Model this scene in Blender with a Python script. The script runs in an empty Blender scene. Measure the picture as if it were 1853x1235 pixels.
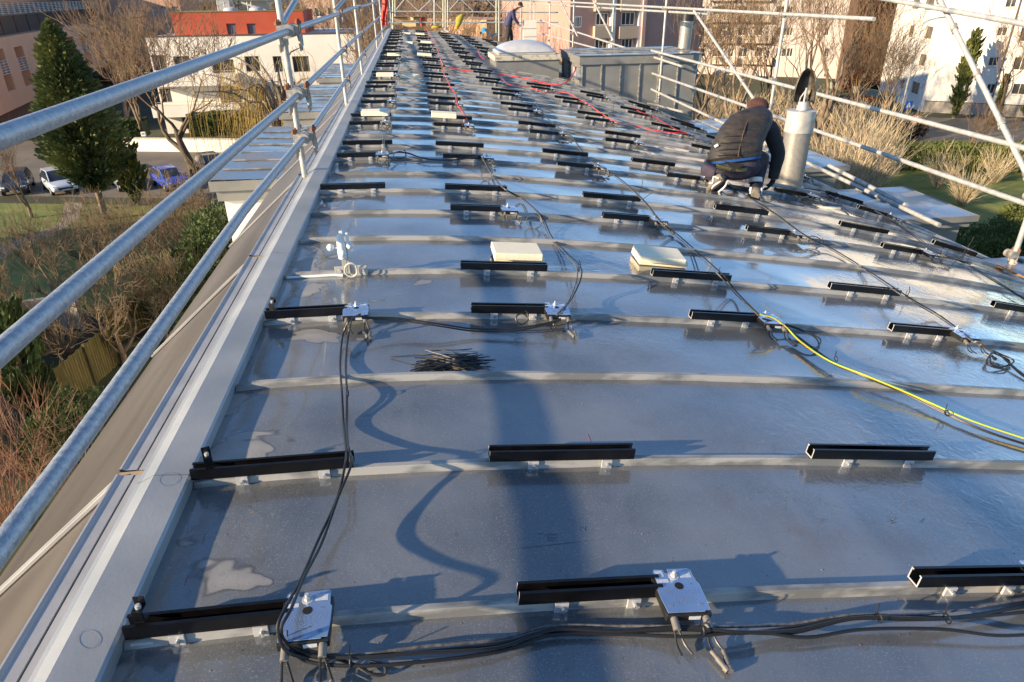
import bpy, math, random
import numpy as np
from mathutils import Vector, Matrix
random.seed(7)
SC = bpy.context.scene
COL = SC.collection
R = math.radians
# ------------------------------------------------------------ camera
FPX, PIT, YAW, ROL, CX, CZ = 1232.2, .4721, .1306, -.0134, .8152, 1.3876
_F = np.array([math.sin(YAW)*math.cos(PIT), math.cos(YAW)*math.cos(PIT), -math.sin(PIT)])
_R0 = np.array([math.cos(YAW), -math.sin(YAW), 0.]); _U0 = np.cross(_R0, _F)
_R = _R0*math.cos(ROL)+_U0*math.sin(ROL); _U = -_R0*math.sin(ROL)+_U0*math.cos(ROL)
_C = np.array([CX, 0., CZ])
cd = bpy.data.cameras.new("camera"); cam = bpy.data.objects.new("camera", cd); COL.objects.link(cam)
cd.sensor_width = 36; cd.lens = FPX*36/1853; cd.clip_start = .05; cd.clip_end = 6000
M = Matrix.Identity(4)
for i in range(3):
    M[i][0] = _R[i]; M[i][1] = _U[i]; M[i][2] = -_F[i]; M[i][3] = _C[i]
cam.matrix_world = M
SC.camera = cam
# ------------------------------------------------------------ light
EL, AZX, AZY = R(17.5), -.94, -.36            # low winter sun behind left
w = bpy.data.worlds.new("World"); SC.world = w; w.use_nodes = True
nt = w.node_tree; bg = nt.nodes["Background"]
sky = nt.nodes.new("ShaderNodeTexSky"); sky.sky_type = 'NISHITA'; sky.sun_disc = False
sky.sun_elevation = EL; sky.sun_rotation = math.atan2(AZX, AZY)
sky.altitude = 400; sky.air_density = .85; sky.dust_density = .05; sky.ozone_density = 3.0
nt.links.new(sky.outputs[0], bg.inputs[0]); bg.inputs[1].default_value = .125
sl = bpy.data.lights.new("sun", 'SUN'); sl.energy = 5.0; sl.angle = R(.7); sl.color = (1, .78, .51)
so = bpy.data.objects.new("sun", sl); COL.objects.link(so)
n_ = math.hypot(AZX, AZY)
sd = Vector((AZX/n_*math.cos(EL), AZY/n_*math.cos(EL), math.sin(EL)))
so.rotation_euler = sd.to_track_quat('Z', 'Y').to_euler(); so.location = (-20, -10, 30)
SC.view_settings.view_transform = 'Standard'; SC.view_settings.look = 'None'
SC.view_settings.exposure = 1.1; SC.view_settings.gamma = 1
# ------------------------------------------------------------ projection helpers
def ray(u, v): return _F+_R*((u-926.5)/FPX)+_U*((617.5-v)/FPX)
def atx(u, v, x): r = ray(u, v); return _C+r*((x-_C[0])/r[0])
def aty(u, v, y): r = ray(u, v); return _C+r*((y-_C[1])/r[1])
def atz(u, v, z): r = ray(u, v); return _C+r*((z-_C[2])/r[2])
def proj(P):
    d = np.array(P)-_C; z = d@_F
    return 926.5+FPX*(d@_R)/z, 617.5-FPX*(d@_U)/z
def ZR(x): return .0134*x-.0594*x*x+.0112*x**3-.001*x**4
def DZ(x): return .0134-.1188*x+.0336*x*x-.004*x**3
SY0, SS = 1.244, .6
def rowy(k): return SY0+SS*(k-1)
def roofpt(u, v, h=0.):
    r = ray(u, v); t = .3
    while t < 90:
        P = _C+r*t
        if P[2] < ZR(P[0])+h: return P
        t *= 1.001
    return P
G = -12.0
# ------------------------------------------------------------ mesh builder
class MB:
    def __init__(s): s.v = []; s.f = []
    def q(s, *p):
        b = len(s.v); s.v += [tuple(map(float, a)) for a in p]; s.f.append(tuple(range(b, b+len(p))))
    def box(s, x0, x1, y0, y1, z0, z1):
        b = len(s.v)
        s.v += [(x0,y0,z0),(x1,y0,z0),(x1,y1,z0),(x0,y1,z0),(x0,y0,z1),(x1,y0,z1),(x1,y1,z1),(x0,y1,z1)]
        s.f += [tuple(b+i for i in t) for t in ((0,3,2,1),(4,5,6,7),(0,1,5,4),(1,2,6,5),(2,3,7,6),(3,0,4,7))]
    def obox(s, o, a, b_, c, ea, eb, ec):   # centre o, unit axes, half extents
        o, a, b_, c = map(lambda t: np.array(t, float), (o, a, b_, c)); b = len(s.v)
        for k in (-1, 1):
            for i, j in ((-1,-1),(1,-1),(1,1),(-1,1)):
                s.v.append(tuple(o+a*ea*i+b_*eb*j+c*ec*k))
        s.f += [tuple(b+i for i in t) for t in ((0,3,2,1),(4,5,6,7),(0,1,5,4),(1,2,6,5),(2,3,7,6),(3,0,4,7))]
    def tube(s, pts, rad, n=8, cap=True, ell=None):
        pts = [np.array(p, float) for p in pts]; m = len(pts)
        if not hasattr(rad, '__len__'): rad = [rad]*m
        b = len(s.v); ref = None
        for i in range(m):
            t = pts[min(i+1, m-1)]-pts[max(i-1, 0)]; L = np.linalg.norm(t); t = t/(L or 1)
            if ref is None:
                ref = np.array([0, 0, 1.]) if abs(t[2]) < .9 else np.array([1., 0, 0])
            a = np.cross(t, ref); a /= (np.linalg.norm(a) or 1); c = np.cross(a, t); ref = c
            for k in range(n):
                an = 2*math.pi*k/n; s.v.append(tuple(pts[i]+(a*math.cos(an)+c*math.sin(an))*rad[i]))
        for i in range(m-1):
            for k in range(n):
                s.f.append((b+i*n+k, b+i*n+(k+1) % n, b+(i+1)*n+(k+1) % n, b+(i+1)*n+k))
        if cap:
            s.f.append(tuple(b+k for k in reversed(range(n)))); s.f.append(tuple(b+(m-1)*n+k for k in range(n)))
    def ext(s, prof, path):                 # profile list of (lateral vec offsets) at each path origin
        b = len(s.v); n = len(prof[0]); m = len(prof)
        for ring in prof: s.v += [tuple(map(float, p)) for p in ring]
        for i in range(m-1):
            for k in range(n-1):
                s.f.append((b+i*n+k, b+i*n+k+1, b+(i+1)*n+k+1, b+(i+1)*n+k))
        if path: s.f.append(tuple(b+k for k in range(n))); s.f.append(tuple(b+(m-1)*n+k for k in reversed(range(n))))
    def rings(s, rings, cap=True):          # closed rings
        b = len(s.v); n = len(rings[0]); m = len(rings)
        for r in rings: s.v += [tuple(map(float, p)) for p in r]
        for i in range(m-1):
            for k in range(n):
                s.f.append((b+i*n+k, b+i*n+(k+1) % n, b+(i+1)*n+(k+1) % n, b+(i+1)*n+k))
        if cap:
            s.f.append(tuple(b+k for k in reversed(range(n)))); s.f.append(tuple(b+(m-1)*n+k for k in range(n)))
    def build(s, name, mat, parent=None, smooth=False, origin=None, bevel=0):
        me = bpy.data.meshes.new(name)
        v = s.v
        if origin is not None: v = [(a-origin[0], b-origin[1], c-origin[2]) for a, b, c in v]
        me.from_pydata(v, [], s.f); me.materials.append(mat)
        if smooth: me.polygons.foreach_set('use_smooth', [True]*len(me.polygons))
        me.update()
        o = bpy.data.objects.new(name, me); COL.objects.link(o)
        if parent: o.parent = parent
        elif origin is not None: o.location = origin
        if bevel:
            bm_ = o.modifiers.new('bevel', 'BEVEL'); bm_.width = bevel; bm_.segments = 2; bm_.limit_method = 'ANGLE'
        if smooth: 
            try: me.set_sharp_from_angle(angle=R(40))
            except Exception: pass
        return o
def tag(o, label=None, cat=None, group=None, kind=None):
    if label: o['label'] = label
    if cat: o['category'] = cat
    if group: o['group'] = group
    if kind: o['kind'] = kind
    return o
def thing(name, label, cat, loc=(0, 0, 0), group=None, rot=None):
    o = bpy.data.objects.new(name, None); COL.objects.link(o); o.location = tuple(map(float, loc)); o.empty_display_size = .1
    if rot: o.rotation_euler = rot
    return tag(o, label, cat, group)
def copy_tree(o, parent=None):
    c = o.copy(); COL.objects.link(c); c.parent = parent
    for ch in list(o.children): copy_tree(ch, c)
    return c
def smooth_path(pts, n=8):
    P = [np.array(p, float) for p in pts]; P = [2*P[0]-P[1]]+P+[2*P[-1]-P[-2]]; out = []
    for i in range(1, len(P)-2):
        for k in range(n):
            t = k/n
            out.append(.5*((2*P[i])+(-P[i-1]+P[i+1])*t+(2*P[i-1]-5*P[i]+4*P[i+1]-P[i+2])*t*t+(-P[i-1]+3*P[i]-3*P[i+1]+P[i+2])*t**3))
    out.append(P[-2]); return out
# ------------------------------------------------------------ materials
MATS = {}
def mat(name, c, rough=.6, metal=0., c2=None, scale=4., detail=5., bump=0., bscale=None, spec=.5, coat=0., stretch=None, lo=.35, hi=.65, rough2=None):
    if name in MATS: return MATS[name]
    m = bpy.data.materials.new(name); m.use_nodes = True; t = m.node_tree; N = t.nodes; L = t.links
    p = N['Principled BSDF']; p.inputs['Roughness'].default_value = rough; p.inputs['Metallic'].default_value = metal
    p.inputs['Specular IOR Level'].default_value = spec; p.inputs['Coat Weight'].default_value = coat
    p.inputs['Base Color'].default_value = (*c, 1)
    co = N.new('ShaderNodeTexCoord'); vec = co.outputs['Object']
    if stretch:
        mp = N.new('ShaderNodeMapping'); mp.inputs['Scale'].default_value = stretch; L.new(vec, mp.inputs[0]); vec = mp.outputs[0]
    if c2 is not None:
        nz = N.new('ShaderNodeTexNoise'); nz.inputs['Scale'].default_value = scale; nz.inputs['Detail'].default_value = detail; L.new(vec, nz.inputs[0])
        rp = N.new('ShaderNodeValToRGB'); rp.color_ramp.elements[0].position = lo; rp.color_ramp.elements[1].position = hi
        rp.color_ramp.elements[0].color = (*c, 1); rp.color_ramp.elements[1].color = (*c2, 1)
        L.new(nz.outputs[0], rp.inputs[0]); L.new(rp.outputs[0], p.inputs['Base Color'])
        if rough2 is not None:
            mr = N.new('ShaderNodeMapRange'); mr.inputs['From Min'].default_value = lo; mr.inputs['From Max'].default_value = hi
            mr.inputs['To Min'].default_value = rough; mr.inputs['To Max'].default_value = rough2
            L.new(nz.outputs[0], mr.inputs[0]); L.new(mr.outputs[0], p.inputs['Roughness'])
    if bump:
        b = N.new('ShaderNodeBump'); b.inputs['Strength'].default_value = bump; b.inputs['Distance'].default_value = .01
        nb = N.new('ShaderNodeTexNoise'); nb.inputs['Scale'].default_value = bscale or scale*4; nb.inputs['Detail'].default_value = 6; L.new(vec, nb.inputs[0])
        L.new(nb.outputs[0], b.inputs['Height']); L.new(b.outputs[0], p.inputs['Normal'])
    MATS[name] = m; return m
galv = mat('galvanised_steel', (.29, .32, .35), .38, .55, (.45, .47, .48), 55, 12, .25, 160, rough2=.52, lo=.36, hi=.62)
galv2 = mat('weathered_galvanised_steel', (.38, .38, .36), .55, .35, (.55, .54, .50), 14, 8, .15, 70)
castst = mat('coupler_steel', (.30, .29, .27), .5, .5, (.52, .48, .42), 30, 6, .2, 90)
rust = mat('rusty_bolt_steel', (.16, .06, .03), .8, .2, (.28, .12, .06), 40)
zinc = mat('roof_flashing_metal', (.31, .325, .33), .40, .32, (.40, .41, .405), 3, 8, .05, 90, rough2=.55)
zinc2 = mat('pale_flashing_metal', (.35, .35, .35), .5, .2, (.44, .44, .435), 5, 6, .04, 90)
clad = mat('brown_cladding', (.115, .092, .072), .34, .45, (.17, .14, .11), 1.2, 8, .12, 50, stretch=(1.5, .3, 1.5), rough2=.5)
seamm = mat('seam_metal', (.17, .175, .17), .45, .2, (.37, .36, .33), 5, 9, .1, 60, stretch=(1, 3, 3), lo=.42, hi=.56, rough2=.35)
blackal = mat('black_anodised_aluminium', (.003, .003, .0035), .24, .1, (.006, .006, .007), 20, 4)
alu = mat('cut_aluminium', (.50, .51, .52), .38, .35, (.62, .62, .62), 30)
invm = mat('inverter_plate', (.34, .46, .64), .22, .75, (.44, .56, .72), 8, 4)
blackp = mat('black_plastic', (.010, .010, .011), .38, 0, (.02, .02, .02), 30)
greyp = mat('grey_plastic', (.13, .12, .11), .5, 0, (.18, .17, .15), 30)
labelm = mat('white_label', (.6, .62, .65), .5, 0, (.45, .48, .52), 150, 2)
printm = mat('label_print', (.25, .33, .42), .5)
foam = mat('yellow_foam', (.86, .77, .54), .9, 0, (.90, .83, .64), 40, 6, .3, 120)
cableb = mat('black_cable', (.012, .012, .013), .42)
cableg = mat('grey_cable', (.16, .155, .15), .45, 0, (.05, .05, .05), 60)
cabler = mat('red_cable', (.62, .03, .03), .45)
cabley = mat('yellow_cable', (.58, .37, .01), .42, 0, (.55, .50, .02), 6)
cablegr = mat('green_stripe', (.05, .42, .12), .45)
cableo = mat('orange_cable', (.55, .26, .03), .45)
whitep = mat('white_painted_metal', (.62, .68, .70), .4, 0, (.7, .74, .75), 10)
glass = mat('window_glass', (.03, .035, .04), .08, 0, (.09, .09, .085), .7, 2, spec=.8)
greymet = mat('grey_sheet_cladding', (.20, .20, .19), .5, .25, (.25, .25, .235), 3, 6, .05, 40)
dormr = mat('wet_dormer_sheet', (.15, .16, .18), .14, .35, (.27, .26, .25), 2.2, 3, .12, 3, lo=.45, hi=.62, rough2=.42)
pipem = mat('flue_steel', (.30, .29, .26), .42, .5, (.38, .36, .33), 30, 6, .1, 200)
dome = mat('opal_dome', (.42, .44, .47), .35, 0, (.50, .50, .49), 6, 5)
conc = mat('lichen_concrete', (.50, .46, .38), .85, 0, (.17, .15, .06), 14, 8, .3, lo=.52, hi=.68)
asph = mat('asphalt', (.12, .105, .085), .85, 0, (.17, .145, .11), .35, 8, .3, 30)
lawn = mat('lawn', (.11, .15, .026), .9, 0, (.21, .22, .05), .8, 8, .5, 12)
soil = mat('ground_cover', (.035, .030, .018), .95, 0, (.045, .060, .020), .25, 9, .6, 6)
pathm = mat('pale_path', (.25, .22, .17), .9, 0, (.33, .29, .22), 3)
white = mat('cream_render', (.72, .68, .60), .85, 0, (.78, .74, .66), .6, 5)
whitew = mat('white_render', (.66, .65, .61), .85, 0, (.72, .70, .66), .4, 5)
terra = mat('terracotta_render', (.78, .40, .22), .85, 0, (.82, .43, .25), .5, 5)
pinkr = mat('pink_render', (.38, .23, .19), .85, 0, (.43, .27, .22), .4, 5)
peach = mat('peach_render', (.58, .42, .27), .85, 0, (.62, .46, .31), .5)
redm = mat('red_cladding', (.36, .055, .022), .65, 0, (.40, .065, .026), .8)
mauve = mat('pale_mauve_render', (.46, .41, .38), .85, 0, (.52, .46, .42), .3)
darkwin = mat('dark_recess', (.035, .03, .03), .6, 0, (.06, .045, .04), 1)
navyg = mat('dark_glazing', (.015, .02, .03), .15, 0, (.04, .045, .05), .5, 3, spec=.8)
barkm = mat('bark', (.12, .09, .06), .9, 0, (.24, .18, .12), 3, 8, .5, 20)
twig = mat('warm_brown_twig', (.15, .095, .055), .85, 0, (.26, .175, .10), 1.2)  # mottled between two warm browns
twigr = mat('reddish_twig', (.20, .085, .055), .8, 0, (.30, .17, .10), 1.5)
twigd = mat('brown_twig', (.125, .09, .055), .85, 0, (.22, .165, .10), 1.5)
twigw = mat('straw_stem', (.36, .27, .15), .85, 0, (.56, .47, .33), .7)
twigy = mat('willow_twig', (.26, .18, .045), .85, 0, (.36, .26, .08), 1)
leafc = mat('conifer_foliage', (.055, .085, .025), .8, 0, (.26, .27, .07), .45, 6, lo=.4, hi=.7)
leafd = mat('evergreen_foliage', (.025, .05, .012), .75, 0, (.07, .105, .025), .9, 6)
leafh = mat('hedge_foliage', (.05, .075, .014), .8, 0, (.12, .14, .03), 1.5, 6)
leafr = mat('russet_foliage', (.10, .036, .018), .85, 0, (.065, .042, .02), .6, 6)
leafi = mat('ivy_foliage', (.05, .07, .012), .75, 0, (.14, .15, .03), 1.0, 6)
woodf = mat('mossy_wood', (.06, .055, .02), .9, 0, (.115, .095, .03), 2, 6, .4, 20, stretch=(4, 4, .5))
# roof sheet: wet, dark, old metal with dry patches and water film
def roof_material():
    m = bpy.data.materials.new('wet_metal_roof'); m.use_nodes = True; t = m.node_tree; N = t.nodes; L = t.links; p = N['Principled BSDF']
    co = N.new('ShaderNodeTexCoord').outputs['Object']
    def nz(scale, det=5, st=None, rough=.5, dist=0):
        v = co
        if st:
            mp = N.new('ShaderNodeMapping'); mp.inputs['Scale'].default_value = st; L.new(co, mp.inputs[0]); v = mp.outputs[0]
        n = N.new('ShaderNodeTexNoise'); n.inputs['Scale'].default_value = scale; n.inputs['Detail'].default_value = det
        n.inputs['Roughness'].default_value = rough; n.inputs['Distortion'].default_value = dist; L.new(v, n.inputs[0]); return n.outputs[0]
    def ramp(src, *st):
        r = N.new('ShaderNodeValToRGB'); e = r.color_ramp.elements
        while len(e) < len(st): e.new(.5)
        for k, (pos, c) in enumerate(st): e[k].position = pos; e[k].color = (c if hasattr(c, '__len__') else (c, c, c))+(1,) if hasattr(c, '__len__') else (c, c, c, 1)
        L.new(src, r.inputs[0]); return r.outputs[0]
    def mix(f, a, b):
        mx = N.new('ShaderNodeMix'); mx.data_type = 'RGBA'
        L.new(f, mx.inputs[0])
        for i, s in ((6, a), (7, b)):
            if hasattr(s, 'links'): L.new(s, mx.inputs[i])
            else: mx.inputs[i].default_value = (*s, 1)
        return mx.outputs[2]
    def mth(op, a, b=None):
        q = N.new('ShaderNodeMath'); q.operation = op
        for i, s in enumerate((a, b)):
            if s is None: continue
            if hasattr(s, 'links'): L.new(s, q.inputs[i])
            else: q.inputs[i].default_value = s
        return q.outputs[0]
    sep = N.new('ShaderNodeSeparateXYZ'); L.new(co, sep.inputs[0])
    wet = ramp(nz(2.2, 6, (1, 1, 1)), (.34, (.128, .142, .152)), (.68, (.232, .246, .254)))
    fine = nz(220, 4); base = mix(ramp(fine, (.56, 0.), (.74, 1.)), wet, (.34, .335, .32)); reflect_bands = nz(1.3, 7, (2.2, .7, 1), .65, .8); base = mix(ramp(reflect_bands, (.50, 0.), (.72, .5)), base, (.27, .265, .25))  # fine specks, then broad stretched bands painting oil-canning reflections into the colour
    ochre = ramp(nz(4, 4), (.60, 0.), (.8, .45)); base = mix(ochre, base, (.17, .11, .065))
    # dry patches: crisp islands, far more of them close to the verge
    near = N.new('ShaderNodeMapRange'); near.inputs['From Min'].default_value = .1; near.inputs['From Max'].default_value = 1.2
    near.inputs['To Min'].default_value = .16; near.inputs['To Max'].default_value = 0; L.new(sep.outputs[0], near.inputs[0])
    dn = mth('ADD', nz(3.1, 3, (1, 1.3, 1), .5, .4), near.outputs[0])
    dry = ramp(dn, (.735, 0.), (.752, .8), (.85, 1.))
    rim = mth('MULTIPLY', ramp(dn, (.715, 0.), (.735, 1.)), mth('SUBTRACT', 1., dry))
    base = mix(dry, base, (.36, .345, .32)); base = mix(mth('MULTIPLY', rim, .5), base, (.05, .045, .04))
    # water film edges: thin wandering lines
    ln = nz(3.4, 5, (1, 1.6, 1), .62, 1.4); lines = ramp(mth('ABSOLUTE', mth('SUBTRACT', ln, .5)), (.0, 1.), (.006, 0.))
    gate = ramp(nz(.9, 2), (.5, 0.), (.6, 1.)); lines = mth('MULTIPLY', lines, gate)
    base = mix(mth('MULTIPLY', lines, .7), base, (.10, .085, .065)); L.new(base, p.inputs['Base Color'])
    rg = ramp(nz(1.6, 5), (.35, .09), (.7, .24)); rg = mth('ADD', rg, mth('MULTIPLY', dry, .42)); rg = mth('ADD', rg, mth('MULTIPLY', lines, .25))
    L.new(rg, p.inputs['Roughness']); p.inputs['Metallic'].default_value = .30
    p.inputs['IOR'].default_value = 1.6; p.inputs['Coat Weight'].default_value = .55
    inv = mth('MULTIPLY', mth('SUBTRACT', 1., dry), .6); L.new(inv, p.inputs['Coat Weight'])
    p.inputs['Coat Roughness'].default_value = .035; p.inputs['Coat IOR'].default_value = 1.55
    # bumps: slow oil canning, water ripples in places, grain
    b1 = N.new('ShaderNodeBump'); b1.inputs['Distance'].default_value = .02; b1.inputs['Strength'].default_value = .35; L.new(nz(1.7, 2), b1.inputs['Height'])
    rip = mth('MULTIPLY', nz(16, 4, (1, 1, 1), .6, .8), ramp(nz(.8, 3), (.47, 0.), (.60, 1.)))
    b2 = N.new('ShaderNodeBump'); b2.inputs['Distance'].default_value = .004; b2.inputs['Strength'].default_value = .6; L.new(rip, b2.inputs['Height']); L.new(b1.outputs[0], b2.inputs['Normal'])
    b3 = N.new('ShaderNodeBump'); b3.inputs['Distance'].default_value = .003; b3.inputs['Strength'].default_value = .12; L.new(mth('ADD', lines, dry), b3.inputs['Height']); L.new(b2.outputs[0], b3.inputs['Normal'])
    L.new(b3.outputs[0], p.inputs['Normal']); L.new(b2.outputs[0], p.inputs['Coat Normal'])
    return m
roofm = roof_material()
# ============================================================ SETTING: ground
def ground_poly(name, pts, z, m, kind='structure', label=None, cat=None):
    mb = MB(); mb.q(*[(a, b, z) for a, b in pts]); o = mb.build(name, m)
    return tag(o, label, cat, None, kind)
def zpts(uv, z=G): return [tuple(atz(u, v, z)[:2]) for u, v in uv]
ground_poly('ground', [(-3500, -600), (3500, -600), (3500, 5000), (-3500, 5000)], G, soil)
ground_poly('road', zpts([(-160, 352), (-160, 250), (420, 262), (700, 262), (700, 352), (430, 362)]), G+.010, asph)
ground_poly('lawn', zpts([(-260, 378), (-120, 366), (250, 372), (520, 380), (520, 520), (330, 560), (-330, 590)]), G+.006, lawn)
ground_poly('path', zpts([(118, 366), (150, 368), (142, 395), (105, 424), (45, 442), (5, 470), (-60, 480), (-10, 450), (60, 425), (110, 402)]), G+.014, pathm)
ground_poly('street', zpts([(1260, 200), (1400, 208), (1620, 206), (1700, 214), (1990, 216), (2300, 224), (2300, 262), (1990, 262), (1640, 272), (1440, 262), (1290, 232)]), G+.010, asph)
ground_poly('garden_lawn', zpts([(1380, 300), (1600, 288), (2300, 296), (2500, 470), (1600, 470), (1380, 400)]), G+.006, lawn)
yp = mat('yellow_road_paint', (.55, .42, .05), .8)
mk = MB()
for u0, u1, v in ((1640, 1700, 262), (1655, 1712, 258)):
    a = atz(u0, v, G+.016); b = atz(u1, v, G+.016); c = atz(u1+4, v+1.8, G+.016); d = atz(u0+4, v+1.8, G+.016); mk.q(a, b, c, d)
tag(mk.build('road_marking', yp), kind='structure')
# ============================================================ OUR BUILDING
YN, YF = -2.4, 34.2; XE = 6.75
bld = thing('metal_roofed_building', 'long building under a wet grey standing seam metal roof, carrying the workers', 'building', (0, 0, 0))
mb = MB()
xs = np.concatenate([np.linspace(0, 1, 22)[:-1], np.linspace(1, XE, 84)]); ys = []
k = -5; y = YN
seams = [rowy(k) for k in range(-5, 56) if YN < rowy(k) < YF-.1]
yy = []
edges = [YN]+seams+[YF]
for a, b in zip(edges[:-1], edges[1:]):
    n = 12 if a < 10 else 6
    for i in range(n): yy.append((a+(b-a)*i/n, (i/n), a))
yy.append((YF, 0, 0))
rng = np.random.RandomState(3)
ph = {a: rng.rand(6)*6.28 for a in edges}
for yv, t, a in yy:
    p = ph.get(a, ph[YN])
    for x in xs:
        bul = math.sin(math.pi*t)
        up = .006*(math.exp(-t*14)+math.exp(-(1-t)*14))
        oc = bul*(.0050*math.sin(x*3.1+p[0])+.0025*math.sin(x*5.7+p[1]+2*t)+.0015*math.sin(x*9.3+p[2]-3*t)) + (.011*bul*math.exp(-((x-.35)/.17)**2))
        mb.v.append((x, yv, ZR(x)+up+oc))
nx = len(xs)
for j in range(len(yy)-1):
    for i in range(nx-1):
        mb.f.append((j*nx+i, j*nx+i+1, (j+1)*nx+i+1, (j+1)*nx+i))
mb.build('roof_sheet', roofm, bld, smooth=True)
for si, ys_ in enumerate(seams):
    mb = MB(); prof = []
    xr = list(np.linspace(.035, .12, 4))+list(np.linspace(.16, XE-.02, 46 if ys_ < 12 else 26))
    rr = np.random.RandomState(si); pj = rr.rand(4)*6
    for x in xr:
        h = .031*(1 if x > .12 else .62+.38*(x-.035)/.085)
        wv = .0018*math.sin(x*4+pj[0])+.0010*math.sin(x*11+pj[1]); z = ZR(x)
        pr = [(-.026, .001), (-.017, .0035), (-.012, .009), (-.0105, h-.004), (-.008, h), (.009, h+.001), (.011, h-.003), (.012, .009), (.017, .0035), (.026, .001)]
        prof.append([(x, ys_+a+wv, z+b) for a, b in pr])
    mb.ext(prof, True); mb.build('standing_seam', seamm, bld, smooth=True)
def strip(name, prof, y0, y1, m, parent=bld, cut=(), gap=.006, th=None):
    ysx = [y0]+list(cut)+[y1]; mb = MB()
    for a, b in zip(ysx[:-1], ysx[1:]):
        mb.ext([[(x, a+gap/2, z) for x, z in prof], [(x, b-gap/2, z) for x, z in prof]], False)
    return mb.build(name, m, parent)
cuts = [1.94+2.08*k for k in range(-2, 16)]
strip('verge_flashing', [(.030, -.004), (.034, .046), (.026, .052), (-.075, .062), (-.118, .040), (-.132, .036), (-.134, .004)], YN, YF, zinc, cut=[y-.1 for y in cuts], gap=.002)
strip('gutter_ledge', [(-.130, .006), (-.172, .006), (-.1735, -.004), (-.1765, -.004), (-.178, .008), (-.214, .010), (-.224, .016), (-.230, .016), (-.234, -.03)], YN, YF, zinc2, cut=cuts, gap=.026)
strip('sloping_cladding', [(-.215, -.012), (-.91, -.602), (-.915, -.66)], YN, YF, clad, cut=cuts, gap=.012)
ch_ = conc_edge = None
for yj in cuts:                 # pale joint covers running down the cladding
    mb = MB()
    for dy in (-.022, .022):
        a = np.array((-.232, yj+dy, -.020)); b = np.array((-.915, yj+dy, -.600)); d = b-a; L = np.linalg.norm(d); d /= L
        nrm = np.array((-d[2], 0, d[0])) if d[0] > 0 else np.array((d[2], 0, -d[0])); nrm = nrm if nrm[2] > 0 else -nrm
        mb.obox((a+b)/2+nrm*.006, d, (0, 1, 0), nrm, L/2, .006, .005)
    mb.obox((a+b)/2+nrm*.0035, d, (0, 1, 0), nrm, L/2, .020, .002)
    mb.build('joint_cover', zinc2, bld)
    mb = MB(); mb.box(-.229, -.134, yj-.012, yj+.012, -.012, .0045)
    mb.build('joint_bridge', mat('joint_tan', (.40, .30, .19), .7), bld)
mb = MB(); mb.box(-.90, XE-.12, YN+.05, YF-.05, G+.001, -1.55); mb.box(-.88, .2, YN+.06, YF-.06, -1.55, -.62); mb.build('wall', white, bld)
mb = MB()                       # right eave: gutter and fascia
zE = ZR(XE)
mb.ext([[(XE-.02, y, zE-.005), (XE+.02, y, zE-.03), (XE+.02, y, zE-.16), (XE+.16, y, zE-.16), (XE+.16, y, zE-.06), (XE+.14, y, zE-.05)] for y in (YN, YF)], False)
mb.build('eaves_gutter', zinc, bld)
mb = MB(); xe_ = np.linspace(0, XE, 30); mb.ext([[(x, YF-.02, ZR(x)+.004), (x, YF+.03, ZR(x)+.004), (x, YF+.03, ZR(x)-.3)] for x in xe_], False); mb.build('end_flashing', zinc, bld)
# ---- dormers and side roofs (children of the building)
def side_roof(x0, x1, y0, y1, z, seam_dir, nse, side, zb=-3.6, wall_m=white, slope=0.0, fas=.26, win=True):
    mb = MB(); n = 16
    inner, outer = (x1, x0) if side < 0 else (x0, x1)
    P = []
    for j in range(n+1):
        for i in range(n+1):
            x = x0+(x1-x0)*i/n; yv = y0+(y1-y0)*j/n
            P.append((x, yv, z+slope*(x-inner)+.009*math.sin(3.1*x+2.3*yv)*math.sin(math.pi*i/n)*math.sin(math.pi*j/n)+.006*math.sin(6*yv+x)*math.sin(math.pi*i/n)*math.sin(math.pi*j/n)))
    mb.v = P
    for j in range(n):
        for i in range(n): mb.f.append((j*(n+1)+i, j*(n+1)+i+1, (j+1)*(n+1)+i+1, (j+1)*(n+1)+i))
    dr = mb.build('dormer_roof', dormr, bld, smooth=True)
    mb = MB()
    for k in range(1, nse+1):
        if seam_dir == 'x':
            ym = y0+(y1-y0)*k/(nse+1); mb.tube([(x0+.04, ym, z+slope*(x0-inner)+.006), (x1-.02, ym, z+slope*(x1-inner)+.006)], .012, 6)
        else:
            xm = x0+(x1-x0)*k/(nse+1); mb.tube([(xm, y0+.04, z+.012+slope*(xm-inner)), (xm, y1-.04, z+.012+slope*(xm-inner))], .018, 6)
    mb.build('seam', seamm, dr)
    mb = MB(); zo = z+slope*(outer-inner)
    e = .02; zt = min(z, zo)-.006
    mb.box(x0-e, x1+e, y0-e, y0-.001, zt-fas*.45, zt+.01); mb.box(x0-e, x0-.001, y0, y1, zt-fas*.45, zt+.01) ; mb.box(x1+.001, x1+e, y0, y1, zt-fas*.45, zt+.01)
    mb.box(x0+.04, x1-.04, y0+.03, y1, zt-fas, zt-fas*.45-.002)
    mb.build('fascia', greymet, dr)
    mb = MB(); mb.box(x0+.10, x1-.10, y0+.10, y1-.05, zb, zt-fas-.002); mb.build('dormer_wall', wall_m, dr)
    if win:
        xa, xb = x0+.52, x1-.12
        mb = MB(); mb.box(xa, xb, y0+.080, y0+.098, zt-fas-1.45, zt-fas-.08); mb.build('window_frame', whitew, dr)
        mb = MB(); mb.box(xa+.05, xb-.05, y0+.070, y0+.078, zt-fas-1.40, zt-fas-.14)
        mb.build('louvre', glass, dr)
    return dr
side_roof(-1.86, -.72, 9.15, 13.15, -.72, 'x', 6, -1, slope=-.02, zb=G+.001)
side_roof(-1.92, -.72, 14.9, 19.6, -.72, 'x', 7, -1, slope=-.02, zb=G+.001)
side_roof(-1.92, -.72, 21.4, 26.0, -.72, 'x', 7, -1, slope=-.02, zb=G+.001)
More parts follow.
